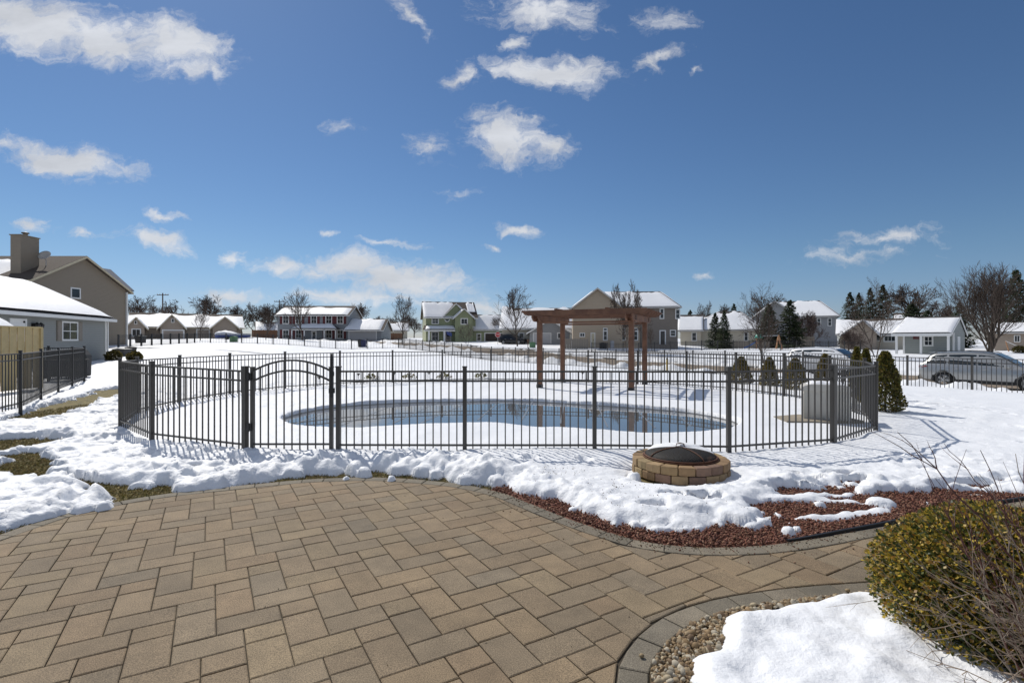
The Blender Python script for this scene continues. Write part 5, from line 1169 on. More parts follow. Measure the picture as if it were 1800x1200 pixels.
spruce(1, 1388, 72, 527, 607, 50, 'tall dark spruce in front of the grey hip roofed house')
for px, d, t, w, lab in [(1290, 125, 533, 22, 'spruce tip just right of the cream house ridge'), (1213, 125, 544, 22, 'spruce tip between the brown house and the cream house'), (1365, 125, 524, 16, 'thin spruce tip over the grey hip roof'),
   (1494, 105, 513, 32, 'leftmost spruce of the row behind the beige ranch house'), (1510, 110, 514, 28, 'second spruce of the row behind the beige ranch house'), (1530, 100, 505, 30, 'third spruce of the row behind the beige ranch house'), (1552, 100, 500, 36, 'tallest spruce of the row behind the beige ranch house'),
   (1603, 88, 533, 50, 'broad dark spruce right behind the shed roof'), (1630, 95, 545, 34, 'low spruce behind the middle of the shed roof'), (1687, 85, 530, 34, 'dark spruce behind the right gable of the shed'), (1786, 72, 474, 56, 'very tall dark spruce at the right edge'), (1758, 90, 500, 30, 'dark spruce behind the crown of the large bare tree'), (1668, 100, 540, 26, 'small spruce tip right of the shed ridge')]:
    spruce(5 if d > 80 else 2, px, d, t, 604, w, lab)

def cards(n, fn, cols, size, r, k=1.0):
    """n leaf-sized quads; fn gives centres and outward directions"""
    P, Dn = fn(n); n = len(P); a = r.normal(size=(n, 3)); D_ = Dn*1.0+a*.75; D_ /= np.linalg.norm(D_, axis=1)[:, None]; s = np.cross(D_, r.normal(size=(n, 3))); s /= np.linalg.norm(s, axis=1)[:, None]; l = size*r.uniform(.7, 1.3, (n, 1)); w = l*.32*k
    V = np.stack([P, P+D_*l*.5+s*w, P+D_*l, P+D_*l*.5-s*w], 1); C = cols[r.randint(0, len(cols), n)]*r.uniform(.9, 1.55, (n, 1)); return V.reshape(-1, 3), C
def ellip(c, rad, r, shell=.55, lump=.12, seed=0, low=-1.):
    def fn(n):
        d = r.normal(size=(n, 3)); d /= np.linalg.norm(d, axis=1)[:, None]; d = d[d[:, 2] > low]; n = len(d); f = (shell**3+(1-shell**3)*r.rand(n))**(1/3.)
        f *= 1+lump*2*fbm(d[:, 0]*2.2+d[:, 2]*2+seed, d[:, 1]*2.2-d[:, 2]+seed, 77, 3); return np.array(c)+d*np.array(rad)*f[:, None], d
    return fn
# arborvitae behind the pool fence
ARB = [(1556, 11.3, 617, 44, 'largest golden green arborvitae, at the right end outside the pool fence'), (1522, 12.7, 612, 22, 'arborvitae second from the right end outside the pool fence'), (1506, 13.8, 609, 20, 'narrow arborvitae third from the right end outside the pool fence'),
       (1450, 14.8, 622, 28, 'arborvitae standing in front of the white car windshield'), (1398, 16.2, 630, 34, 'brown tinged arborvitae in front of the white car'), (1352, 17.4, 628, 26, 'thin arborvitae left of the white car'), (1303, 18.5, 627, 32, 'leftmost arborvitae of the row outside the pool fence')]
for i, (px, d, top, w, lab) in enumerate(ARB):
    r = np.random.RandomState(100+i); X = (px-900)/FPX*d; zb = float(terr(X, d)); H = HC+(HOR-top)/FPX*d-zb; W2 = w/FPX*d/2; root = thing('arborvitae', lab, 'shrub', (X, d, zb), 0, 'arborvitae shrubs outside the pool fence')
    def fn(n, H=H, W2=W2, r=r):
        t = r.rand(n)**.8; a = r.uniform(0, 6.28, n); prof = (1.02-t)**.62*np.clip(t*4+.55, 0, 1); f = r.uniform(.45, 1, n)**.6*(1+.18*fbm(a*1.5, t*6, 5+i, 3)); q = W2*1.4*prof*f*(1+.25*vn(a*1.2+i*3, t*5+i)); return np.stack([np.cos(a)*q, np.sin(a)*q, .02+t*H*.96], 1), np.stack([np.cos(a)*.5, np.sin(a)*.5, np.full(n, .9)], 1)
    cl = np.array([(.08, .085, .02), (.14, .13, .025), (.20, .155, .03), (.05, .055, .016), (.11, .08, .025)]) if i in (0, 1, 2) else np.array([(.12, .105, .03), (.19, .14, .035), (.14, .095, .035), (.07, .075, .02), (.22, .16, .04)])
    V, C = cards(7000 if i == 0 else 4500, fn, cl, .055, r); quick('foliage', V, np.arange(len(V)).reshape(-1, 4), M['leaf'], root, tint=C); q = MB(); q.tube([(0, 0, -.1), (0, 0, H*.8)], [.02, .008], 6); q.build('stem', M['bark'], root)
# golden shrubs by the blue garage
for i, (px, py, w, lab) in enumerate([(160, 640, 19, 'small golden shrub nearest the pool fence left of the blue garage corner'), (199, 637, 23, 'golden shrub right of the blue garage corner'), (237, 634, 22, 'golden shrub behind the black planter tub'), (1792, 624, 18, 'small round evergreen shrub on the snow at the right edge behind the silver car')]):
    d = 34 if i < 3 else 55; r = np.random.RandomState(200+i); X = (px-900)/FPX*d; zb = float(terr(X, d)); W2 = w/FPX*d/2; root = thing('shrub', lab, 'shrub', (X, d, zb), 0, None)
    V, C = cards(1400, ellip((0, 0, W2*.7), (W2, W2, W2*.8), r, seed=i), np.array([(.11, .085, .02), (.06, .055, .015), (.15, .12, .03), (.03, .03, .01)]), .12, r); quick('foliage', V, np.arange(len(V)).reshape(-1, 4), M['leaf'], root, tint=C); q = MB(); q.tube([(0, 0, -.1), (0, 0, W2)], [.03, .01], 5); q.build('stem', M['bark'], root)
# plants and path lights behind the pool
for i, (px, py, lab) in enumerate([(654, 667, 'leftmost tuft of golden leaves in the snow behind the pool'), (720, 666, 'second tuft of golden leaves from the left behind the pool'), (781, 665, 'third tuft of golden leaves from the left behind the pool'), (846, 664, 'rightmost tuft of golden leaves behind the pool, left of the pergola')]):
    X, Y = gp(px, py+2, 0); r = np.random.RandomState(300+i); root = thing('golden_plant', lab, 'plant', (X, Y, .05), 0, 'golden plants in a row behind the pool')
    V, C = cards(170, ellip((0, 0, .05), (.26, .2, .13), r, .2, .2, i, -.1), np.array([(.14, .12, .03), (.09, .10, .03), (.17, .12, .05)]), .09, r); quick('leaves', V, np.arange(len(V)).reshape(-1, 4), M['leaf'], root, tint=C); q = MB()
    for k in range(5): a = k*1.3; q.tube([(0, 0, -.06), (.1*math.cos(a), .1*math.sin(a), .12)], [.006, .003], 4)
    q.build('stems', M['drytwig'], root)
for i, (px, py, lab) in enumerate([(561, 678, 'path light in the snow seen through the arched gate'), (630, 671, 'path light just right of the gate post behind the pool'), (693, 669, 'path light behind the middle of the pool'), (754, 668, 'path light between the second and third golden tufts'), (1024, 668, 'path light behind the pergola posts')]):
    X, Y = gp(px, py, 0); root = thing('path_light', lab, 'garden light', (X, Y, .0), 0, 'solar path lights behind the pool'); q = MB(); q.tube([(0, 0, -.1), (0, 0, .25)], .01, 6); q.build('stake', M['black'], root)
    q = MB(); q.lathe([(.0, .34), (.03, .335), (.075, .30), (.075, .29), (.03, .285), (.03, .24), (0, .24)], 12); q.build('lamp_head', M['black'], root)

# ------------------------------------------------------------------ boxwood and bare shrub in the corner
r = np.random.RandomState(9); BX = (2.73, 2.80, .22); root = thing('boxwood_bush', 'round green and yellow boxwood bush in the near right corner', 'shrub', (BX[0], BX[1], 0))
BC = np.array([(.04, .055, .016), (.03, .045, .014), (.07, .08, .02), (.12, .11, .025), (.28, .21, .03), (.42, .31, .05), (.46, .34, .12), (.06, .068, .018), (.22, .12, .03), (.34, .25, .035)])
V1_, C1 = cards(56000, ellip((0, 0, BX[2]), (.66, .62, .48), r, .72, .07, 3, -.85), BC, .021, r, 1.3)
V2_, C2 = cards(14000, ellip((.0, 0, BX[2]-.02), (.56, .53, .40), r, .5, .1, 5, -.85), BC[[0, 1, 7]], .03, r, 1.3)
V_ = np.vstack([V1_, V2_]); C_ = np.vstack([C1, C2]); k = V_.reshape(-1, 4, 3)[:, :, 2].min(1) > 0; V_ = V_.reshape(-1, 4, 3)[k].reshape(-1, 3); C_ = C_[k]*np.array([1.22, 1.2, 1.1])
quick('foliage', V_, np.arange(len(V_)).reshape(-1, 4), M['leaf'], root, tint=C_)
q = MB(); rr = random.Random(3)
for k in range(26):
    a = rr.uniform(0, 6.28); e = rr.uniform(.2, 1.3); q.tube([(0, 0, 0), (.2*math.cos(a)*math.cos(e), .2*math.sin(a)*math.cos(e), .15), (.5*math.cos(a)*math.cos(e), .47*math.sin(a)*math.cos(e), .2+.42*math.sin(e))], [.01, .007, .003], 4)
q.build('branches', M['bark'], root)
sh = thing('bare_shrub', 'tangled leafless shrub of thin grey and red canes in front of the boxwood', 'shrub', (2.45, 2.12, 0)); rr = random.Random(17); g = MB(); g2 = MB(); buds = MB()
def cane(p, d, L, r0, n, mb, wig=.10, droop=0, kids=0, bud=0):
    pts = [Vector(p)]; dd = Vector(d).normalized(); 
    for i in range(n): dd = (dd+Vector((rr.gauss(0, wig), rr.gauss(0, wig), rr.gauss(0, wig)+droop))).normalized(); pts.append(pts[-1]+dd*L/n)
    mb.tube(pts, [r0*(1-.72*i/n) for i in range(n+1)], 5, False)
    for i in range(kids):
        t = rr.uniform(.25, 1); j = min(n-1, int(t*n)); dv = (pts[j+1]-pts[j]).normalized(); nd = dv+Vector((rr.gauss(0, .5), rr.gauss(0, .5), rr.gauss(0, .45)))
        cane(pts[j], nd, L*rr.uniform(.18, .5), r0*.55, 4, mb, wig*1.2, 0, kids//3 if kids > 3 else 0, bud)
    if bud:
        for i in range(n):
            if rr.random() < bud:
                p0 = pts[i]; s = .006; o = Vector((rr.gauss(0, 1), rr.gauss(0, 1), rr.gauss(0, 1))).normalized(); e = p0+o*.022; w = o.cross(Vector((0, 0, 1)))*.003; buds.add([tuple(p0-w), tuple(p0+w), tuple(e)], [(0, 1, 2)])
for k in range(150):
    a = rr.uniform(R(60), R(250)); el = rr.uniform(R(5), R(80)); b0 = (rr.uniform(-.35, .2), rr.uniform(-.25, .25), rr.uniform(0, .35))
    cane((b0[0]+.1, b0[1], b0[2]), (math.cos(a)*math.cos(el), math.sin(a)*math.cos(el), math.sin(el)), rr.uniform(.25, .68), rr.uniform(.0022, .0048), 7, g, .15, .01, rr.choice([3, 4, 6, 7]), .0)
for k in range(22):
    a = rr.uniform(R(80), R(240)); cane((rr.uniform(-.2, .2), rr.uniform(-.2, .2), .05), (math.cos(a)*.45, math.sin(a)*.45, 1), rr.uniform(.7, 1.1), .0042, 8, g2, .07, 0, 3, .5)
def towards(px, py, d, p0, mb, r0, kids, bud):       # the long canes that reach out over the snow
    e = Vector(((px-900)/FPX*d-2.45, d-2.12, HC+(HOR-py)/FPX*d)); p0 = Vector(p0); n = 12; m_ = (p0+e)/2+Vector((.0, 0, .07)); pts = []
    for i in range(n+1):
        t = i/n; q_ = p0*(1-t)**2+m_*2*t*(1-t)+e*t*t; pts.append(q_+Vector((rr.gauss(0, .006), rr.gauss(0, .006), rr.gauss(0, .006))))
    mb.tube(pts, [r0*(1-.75*i/n) for i in range(n+1)], 5, False)
    for i in range(2, n+1):
        if rr.random() < bud: o = Vector((rr.gauss(0, 1), rr.gauss(0, 1), rr.gauss(0, 1))).normalized(); ee = pts[i]+o*.028; w = o.cross(Vector((0, 0, 1)))*.0035; buds.add([tuple(pts[i]-w), tuple(pts[i]+w), tuple(ee)], [(0, 1, 2)])
    for k in range(kids): i = rr.randint(3, n-2); dv = (pts[i+1]-pts[i]).normalized()+Vector((rr.gauss(0, .5), rr.gauss(0, .5), rr.gauss(0, .5))); cane(pts[i], dv, rr.uniform(.1, .3), r0*.45, 5, mb, .1, 0, 0, .3)
towards(1578, 757, 2.5, (-.05, .1, .35), g2, .0062, 5, .7); towards(1655, 778, 2.7, (0, .2, .5), g2, .0045, 4, .5); towards(1727, 792, 2.3, (-.15, .0, .1), g2, .0055, 2, .4)
towards(1648, 838, 2.2, (-.2, .05, .2), g2, .0036, 3, .4); towards(1782, 800, 2.5, (.0, .2, .4), g, .005, 2, .2); towards(1612, 865, 2.3, (-.25, 0, .25), g2, .003, 3, .4); towards(1722, 830, 2.1, (-.2, -.1, .1), g, .0036, 3, .2); towards(1600, 985, 2.05, (-.3, 0, .25), g, .0028, 4, .1); towards(1640, 1040, 1.95, (-.3, 0, .1), g, .0028, 4, .1)
g.build('grey_canes', M['drytwig'], sh, fix=False); g2.build('red_canes', M['redtwig'], sh, fix=False); buds.build('buds', M['redtwig'], sh, fix=False)

# ------------------------------------------------------------------ cars
def suv(label, paint, loc, rz, L=4.6, W=1.84, H=1.66, group=None, cat='car'):
    root = thing('parked_car', label, cat, loc, rz, group); w = W/2
    ST = [ # x, bottom, belt, top, body half width, roof half width
     (0, .42, .78, .80, .62, .60), (.03, .34, .95, .98, .80, .66), (.10, .30, 1.06, 1.10, .87, .68), (.22, .28, 1.07, 1.28, .90, .66), (.42, .26, 1.07, 1.50, .915, .64), (.62, .25, 1.06, 1.58, .92, .65), (1.0, .24, 1.05, 1.625, .92, .655),
     (1.6, .24, 1.03, 1.655, .92, .66), (2.2, .24, 1.02, 1.645, .92, .655), (2.55, .24, 1.01, 1.60, .92, .64), (2.9, .24, 1.0, 1.40, .92, .665), (3.2, .24, .99, 1.19, .92, .70), (3.42, .24, .985, 1.05, .92, .74), (3.8, .25, .95, 1.0, .91, .72), (4.15, .27, .88, .935, .88, .68), (4.4, .30, .78, .84, .80, .62), (4.55, .36, .66, .72, .66, .52), (4.6, .42, .58, .60, .5, .42)]
    k = L/4.6; kw = W/1.84; kh = H/1.66; ST = [(a*k, b_*kh, c*kh, d*kh, e*kw, f*kw) for a, b_, c, d, e, f in ST]
    def sec(s):
        x, zb, zl, zt_, hw, rw = s; m = min(.62*kh, zl-.05)
        g_ = zt_-zl; hf = [(0, zb), (hw-.10, zb), (hw-.015, zb+.10), (hw+.01, m), (hw-.005, zl-.09), (hw-.045, zl), (hw-.045+(rw-hw+.045)*.5, zl+g_*.52), (rw, zt_-min(.07, g_*.35)), (rw-.07, zt_-.01), (rw*.5, zt_+.012), (0, zt_+.016)]
        return [(x, y, z) for y, z in hf]+[(x, -y, z) for y, z in hf[-2:0:-1]]
    mb = MB(); secs = [sec(s) for s in ST]; n = len(secs[0])
    for s in secs: mb.v.extend(s)
    for i in range(len(secs)-1): mb.f += [(i*n+j, i*n+(j+1) % n, (i+1)*n+(j+1) % n, (i+1)*n+j) for j in range(n)]
    mb.f += [tuple(range(n)), tuple(range((len(secs)-1)*n, len(secs)*n))[::-1]]
    body = mb.build('body', M[paint], root); wx = (.93*k, 3.66*k); wr = .355*kh
    cut = MB()
    for x in wx:
        for sy in (-1, 1): cut.prism([(x+(wr+.05)*math.cos(a), wr+(wr+.05)*math.sin(a)) for a in np.linspace(0, 2*math.pi, 25)[:-1]], 'y', sy*(w-.26) if sy > 0 else -w-.2, w+.2 if sy > 0 else -(w-.26))
    co = cut.build('wheel_cut', M[paint], root); md = body.modifiers.new('b', 'BOOLEAN'); md.object = co; md.operation = 'DIFFERENCE'; md.solver = 'EXACT'
    bpy.context.view_layer.update(); dg = bpy.context.evaluated_depsgraph_get(); me = bpy.data.meshes.new_from_object(body.evaluated_get(dg)); body.modifiers.clear(); body.data = me; bpy.data.objects.remove(co)
    me.polygons.foreach_set('use_smooth', [True]*len(me.polygons)); es = body.modifiers.new('e', 'EDGE_SPLIT'); es.split_angle = R(32)
    def at(x):
        for a, b_ in zip(ST, ST[1:]):
            if a[0] <= x <= b_[0]: t = (x-a[0])/(b_[0]-a[0]); return [u*(1-t)+v*t for u, v in zip(a, b_)]
        return list(ST[-1])
    def sidept(x, f, s): # f 0 belt .. 1 roof
        _, zb, zl, zt_, hw, rw = at(x); y0 = hw-.045; y = y0+(rw-y0)*f; g_ = zt_-zl; ztop = zt_-min(.07, g_*.35); return (x, s*(y+.012), zl+(ztop-zl)*f)
    for s in (-1, 1):
        for (xa, xb, slope0, slope1) in ((.30, 1.02, .55, 0), (1.09, 2.02, 0, 0), (2.09, 3.22, 0, 0)):
            q = MB(); xs = np.linspace(xa*k, xb*k, 8); lo_ = [sidept(x, .10, s) for x in xs]; hi = []
            for i, x in enumerate(xs): hi.append(sidept(x, .90 if at(x)[3]-at(x)[2] > .25 else .6, s))
            vs = lo_+hi; m_ = len(xs); q.add(vs, [(i, i+1, m_+i+1, m_+i) for i in range(m_-1)]); q.build('side_window', M['carglass'], root)
        q = MB(); q.box(2.95*k, 3.12*k, s*(w+.0), s*(w+.17), .98*kh, 1.12*kh) if s > 0 else q.box(2.95*k, 3.12*k, -(w+.17), -w, .98*kh, 1.12*kh); bevel(q.build('wing_mirror', M[paint], root), .03, 2)
        for xh in (1.25, 2.25): q = MB(); y = s*(w+.012); q.box(xh*k, (xh+.2)*k, min(y, y+s*.02), max(y, y+s*.02), .86*kh, .90*kh); q.build('door_handle', M['steel'], root)
        q = MB(); q.tube([(.55*k, s*.60*kw, 1.58*kh), (.7*k, s*.60*kw, 1.655*kh), (1.6*k, s*.61*kw, 1.70*kh), (2.4*k, s*.60*kw, 1.665*kh), (2.6*k, s*.59*kw, 1.60*kh)], .015, 6); q.build('roof_rail', M['black'], root)
        q = MB(); pts = [(-.0, .88), (.0, .99), (.30, 1.0), (.38, .95), (.12, .90)]; y0 = .80*kw
        q.add([(a*k-.008 if a < .02 else a*k, s*(.74 if a < .02 else (at(a*k)[4]+.012)), z*kh) for a, z in pts], [(0, 1, 2, 3, 4)]); q.build('tail_light', M['redlight'], root)
        q = MB(); q.add([(4.42*k, s*(.70*kw), .74*kh), (4.05*k, s*(at(4.05*k)[4]+.006), .84*kh), (4.05*k, s*(at(4.05*k)[4]+.008), .76*kh), (4.50*k, s*.66*kw, .66*kh)], [(0, 1, 2, 3)]); q.build('headlight', M['pale'], root)
        for x in wx:
            q = MB(); yc = s*(w-.13); q.lathe([(wr*.66, -.10), (wr*.92, -.11), (wr, -.08), (wr, .08), (wr*.92, .11), (wr*.66, .10)], 28); q.v = [(x+a, yc+c, wr+b_) for a, b_, c in q.v]; wo = bpy.data.objects.new('wheel', None); COL.objects.link(wo); wo.parent = root; q.build('tyre', M['rubber'], wo, True)
            q = MB(); q.lathe([(wr*.67, .09), (wr*.62, .095), (wr*.60, .05), (wr*.60, -.09), (wr*.67, -.1)], 28); q.lathe([(0, .085), (.06, .08), (.07, .06)], 14)
            for j in range(5):
                a = j*2*math.pi/5; q.obar((.05*math.cos(a), .05*math.sin(a), .068), (wr*.62*math.cos(a+.08), wr*.62*math.sin(a+.08), .075), .055, .03); q.obar((.05*math.cos(a), .05*math.sin(a), .068), (wr*.62*math.cos(a-.22), wr*.62*math.sin(a-.22), .075), .035, .03)
            q.v = [(x+a, yc+s*c, wr+b_) for a, b_, c in q.v]; q.build('rim', M['steel'], wo)
            q = MB(); t_ = np.linspace(R(-8), R(188), 20); ri, ro = wr+.045, wr+.095; yy = s*(w+.004)
            for a, b_ in zip(t_[:-1], t_[1:]): q.add([(x+ri*math.cos(a), yy, wr+ri*math.sin(a)), (x+ro*math.cos(a), yy, wr+ro*math.sin(a)), (x+ro*math.cos(b_), yy, wr+ro*math.sin(b_)), (x+ri*math.cos(b_), yy, wr+ri*math.sin(b_)), (x+ri*math.cos(a), yy-s*.06, wr+ri*math.sin(a)), (x+ro*math.cos(a), yy-s*.06, wr+ro*math.sin(a)), (x+ro*math.cos(b_), yy-s*.06, wr+ro*math.sin(b_)), (x+ri*math.cos(b_), yy-s*.06, wr+ri*math.sin(b_))], [(0,1,2,3),(7,6,5,4),(0,4,5,1),(2,6,7,3)])
            q.build('arch_trim', M['black'], root)
        q = MB(); q.box(1.36*k, 3.24*k, s*(w-.02) if s > 0 else -w-.012, (w+.012) if s > 0 else -(w-.02), .25*kh, .40*kh); q.build('sill_trim', M['black'], root)
    def glass(x0, x1, nm, f=.86):
        q = MB(); xs = np.linspace(x0*k, x1*k, 7); vs = []
        for x in xs:
            s = at(x)
            for y in (-1, -.5, 0, .5, 1): vs.append((x, y*s[5]*f, s[3]+.030-.012*abs(y)))
        q.add(vs, [(i*5+j, i*5+j+1, (i+1)*5+j+1, (i+1)*5+j) for i in range(6) for j in range(4)]); q.build(nm, M['carglass'], root)
    glass(2.62, 3.36, 'windshield', .93); glass(.14, .40, 'rear_window', .88)
    q = MB(); q.box(.30*k, .62*k, -.56*kw, .56*kw, 1.57*kh, 1.60*kh); bevel(q.build('spoiler', M[paint], root), .01)
    q = MB(); q.box(-.05, .12*k, -.72*kw, .72*kw, .30*kh, .52*kh); bevel(q.build('bumper', M['black'], root), .04, 2)
    return root
def oncurb(px, n): y = n/(.8*(px-900)/FPX+.6); return (px-900)/FPX*y, y
ds = Vector((.6, -.8)); x, y = oncurb(1667, 31.1); x -= ds.x*.93; y -= ds.y*.93
suv('silver grey estate suv parked at the kerb at the right edge behind the fence', 'carsilver', (x, y, float(terr(x+1, y-1.5))+.0), math.atan2(-.8, .6), L=4.75, W=1.88, H=1.66)
x, y = oncurb(1386, 31.4)
suv('white suv parked at the kerb behind the arborvitae row', 'carwhite', (x, y, float(terr(x+1, y-1.5))+.02), math.atan2(-.8, .6), L=4.85, W=1.9, H=1.74)
X, Y = (880-900)/FPX*84, 84; suv('black suv standing in front of the green house\'s dark garage door', 'carblack', (X, Y+1, float(terr(X, Y))+.02), R(-28), L=4.7)

# ------------------------------------------------------------------ small things
def boards(name, label, px0, px1, d, hgt, m, deg=0):
    a = (px0-900)/FPX*d; b_ = (px1-900)/FPX*d; L = (b_-a)/math.cos(R(deg)); root = thing(name, label, 'fence', (a, d, float(terr(a, d))), R(deg), None); q = MB(); n = max(4, int(L/.3))
    for i in range(n): q.box(L*i/n+.01, L*(i+1)/n-.01, -.015, .015, -.2, hgt+(.02 if i % 2 else 0))
    q.build('boards', M[m], root)
    for i in range(int(L/2.4)+1): q = MB(); x = min(L, i*2.4); q.box(x-.06, x+.06, .016, .13, -.3, hgt+.1); q.build('post', M[m], root)
    q = MB(); q.box(0, L, .016, .06, hgt-.4, hgt-.3); q.box(0, L, .016, .06, .3, .4); q.build('rail', M[m], root)
boards('board_fence', 'brown board fence left of the grey shuttered house', 443, 487, 112, 1.6, 'brownwood'); boards('board_fence', 'brown board fence between the grey garage and the green house', 673, 708, 118, 1.6, 'brownwood'); boards('board_fence', 'weathered picket screen beside the wall of the brown house', 988, 1034, 67, 1.35, 'taupe'); boards('board_fence', 'low grey board fence in front of the cream house', 1262, 1340, 74, 1.1, 'taupe', -18); boards('board_fence', 'dark board fence behind the playset', 1408, 1432, 75, 1.7, 'taupe')
P4 = [(9.4+1.83*i, 61-.05*i) for i in range(18)]
fence('yard_fence', 'black metal fence across the snowy yards of the brown and cream houses', 'fence', P4, M['fence_black'], zt, picks=9, pw=.02, postw=.09)
# stop sign
d = 76; X = (875-900)/FPX*d; zb = float(terr(X, d)); st = thing('stop_sign', 'red octagonal stop sign on a grey post before the green house', 'road sign', (X, d, zb)); zc = HC+(HOR-588)/FPX*d-zb
q = MB(); q.box(-.035, .035, -.02, .02, -.3, zc+.4); q.build('post', M['steel'], st)
def octa(rad, y0, y1): return [(rad*math.cos(R(22.5+45*i)), zc+rad*math.sin(R(22.5+45*i))) for i in range(8)], y0, y1
q = MB(); p_, a, b_ = octa(.43, -.035, -.022); q.prism(p_, 'y', a, b_); o = q.build('sign_rim', M['white'], st); q = MB(); p_, a, b_ = octa(.39, -.04, -.036); q.prism(p_, 'y', a, b_); pl = q.build('sign_plate', M['red'], st)
def text(s, size, m, parent, loc, rot=(R(90), 0, 0), name='lettering'):
    cu = bpy.data.curves.new(name, 'FONT'); cu.body = s; cu.size = size; cu.align_x = 'CENTER'; cu.align_y = 'CENTER'; cu.extrude = .002; t = bpy.data.objects.new(name, cu); COL.objects.link(t); bpy.context.view_layer.update(); me = bpy.data.meshes.new_from_object(t.evaluated_get(bpy.context.evaluated_depsgraph_get())); bpy.data.objects.remove(t)
    me.materials.clear(); me.materials.append(m); o = bpy.data.objects.new(name, me); COL.objects.link(o); o.parent = parent; o.location = loc; o.rotation_euler = rot; return o
text('STOP', .34, M['white'], pl, (0, -.044, zc))
# utility poles
for (px, top, d, lab) in [(286, 515, 125, 'wooden utility pole with a crossarm behind the tan ranch house'), (491, 527, 140, 'wooden utility pole top behind the left end of the grey house roof')]:
    X = (px-900)/FPX*d; zb = float(terr(X, d)); H = HC+(HOR-top)/FPX*d-zb; root = thing('utility_pole', lab, 'utility pole', (X, d, zb)); q = MB(); q.tube([(0, 0, -.5), (0, 0, H)], [.2, .13], 8); q.build('pole', M['bark'], root); q = MB(); q.box(-1.4, 1.4, -.08, .08, H-.55, H-.38); q.build('crossarm', M['bark'], root)
    q = MB(); 
    for x in (-1.3, -.7, .7, 1.3): q.lathe([(0, H-.1), (.07, H-.15), (.07, H-.38)], 6, x, 0)
    q.build('insulators', M['trimgrey'], root)
# boat under a tarp
d = 84; X = (410-900)/FPX*d; zb = float(terr(X, d)); bt = thing('covered_boat', 'boat under a white winter cover beside the tan ranch house', 'boat', (X, d, zb), R(4)); L = 5.4
vs = []; n = 14
for i in range(n+1):
    t = i/n; x = (t-.5)*L; hw = 1.0*min(1, (1-t)*3.2+.12)*min(1, t*6+.5); zt_ = .95+.55*math.sin(min(1, t*1.4+.12)*math.pi)**.8+.05*math.sin(i*2.1)
    vs += [(x, -hw, .78), (x, -hw*.95, 1.0), (x, -hw*.5, 1.0+(zt_-1)*.7), (x, 0, zt_), (x, hw*.5, 1.0+(zt_-1)*.7), (x, hw*.95, 1.0), (x, hw, .78)]
q = MB(); q.add(vs, [(i*7+j, i*7+j+1, (i+1)*7+j+1, (i+1)*7+j) for i in range(n) for j in range(6)]+[tuple(range(7)), tuple(range(n*7, n*7+7))]); q.build('tarp', M['tarp'], bt, True)
q = MB(); vs = []
for i in range(n+1):
    t = i/n; x = (t-.5)*L; hw = .96*min(1, (1-t)*3.2+.1)*min(1, t*6+.5); vs += [(x, -hw, .85), (x, -hw*.55, .40), (x, 0, .28+.4*max(0, t-.7)), (x, hw*.55, .40), (x, hw, .85)]
q.add(vs, [(i*5+j, i*5+j+1, (i+1)*5+j+1, (i+1)*5+j) for i in range(n) for j in range(4)]); q.build('hull', M['flagblue'], bt)
q = MB(); q.box(-2.2, 3.2, -.05, .05, .25, .35); q.build('trailer', M['steel'], bt)
for s in (-1, 1): q = MB(); q.lathe([(0, -.1), (.28, -.1), (.28, .1), (0, .1)], 16); q.v = [(-.6+a, s*.8+c, .26+b_) for a, b_, c in q.v]; q.build('wheel', M['rubber'], bt)
# bins, tubs, boxes
def bin_(name, label, cat, px, d, w, h, m, lidm=None, taper=.82, wheels=True):
    X = (px-900)/FPX*d; root = thing(name, label, cat, (X, d, float(terr(X, d))+.05)); q = MB(); b0 = w/2*taper; b1 = w/2
    q.add([(-b0, -b0, 0), (b0, -b0, 0), (b0, b0, 0), (-b0, b0, 0), (-b1, -b1, h), (b1, -b1, h), (b1, b1, h), (-b1, b1, h)], [(0,3,2,1),(4,5,6,7),(0,1,5,4),(1,2,6,5),(2,3,7,6),(3,0,4,7)]); bevel(q.build('tub', M[m], root), .02)
    q = MB(); q.prism([(-b1-.03, h), (b1+.03, h), (b1+.03, h+.03), (0, h+.09), (-b1-.03, h+.03)], 'y', -b1-.03, b1+.03); q.build('lid', M[lidm or m], root)
    if wheels:
        for s in (-1, 1): q = MB(); q.lathe([(0, -.03), (.1, -.03), (.1, .03), (0, .03)], 10); q.v = [(s*b0*.9+c, b0+.02+a, .1+b_) for a, b_, c in q.v]; q.build('wheel', M['rubber'], root)
bin_('rubbish_bin', 'black wheeled rubbish bin at the end of the grey house driveway', 'bin', 634, 66, .6, .95, 'black'); bin_('rubbish_bin', 'navy blue recycling bin beside the black bin at the grey house driveway', 'bin', 639.5, 66, .6, .85, 'bluebin')
bin_('utility_box', 'green utility box in the snow by the bungalow seen behind the pergola', 'utility box', 936, 70, .8, .7, 'utilgreen', wheels=False, taper=1); bin_('utility_box', 'small pale green utility box beyond the far left of the yard fence', 'utility box', 411, 66, .7, .7, 'utilgreen', wheels=False, taper=1)
bin_('planter_tub', 'black square planter tub in the snow beyond the blue garage', 'planter', 215, 40, .9, .5, 'black', wheels=False); bin_('planter_tub', 'dark grey tub standing right of the black planter tub', 'planter', 230, 42, .6, .5, 'mesh', wheels=False)
bin_('black_composter', 'black bin beyond the yard fence beside the tan house wall', 'bin', 247, 62, .9, .8, 'black', wheels=False)
bin_('air_conditioner', 'grey air conditioner unit against the brown house wall', 'air conditioner', 1060, 68, .85, .75, 'mesh', 'mesh', 1, False)
bin_('gas_meter', 'pale gas meter box beside the air conditioner on the brown house wall', 'meter', 1076, 68.6, .45, 1.0, 'pale', 'pale', 1, False)
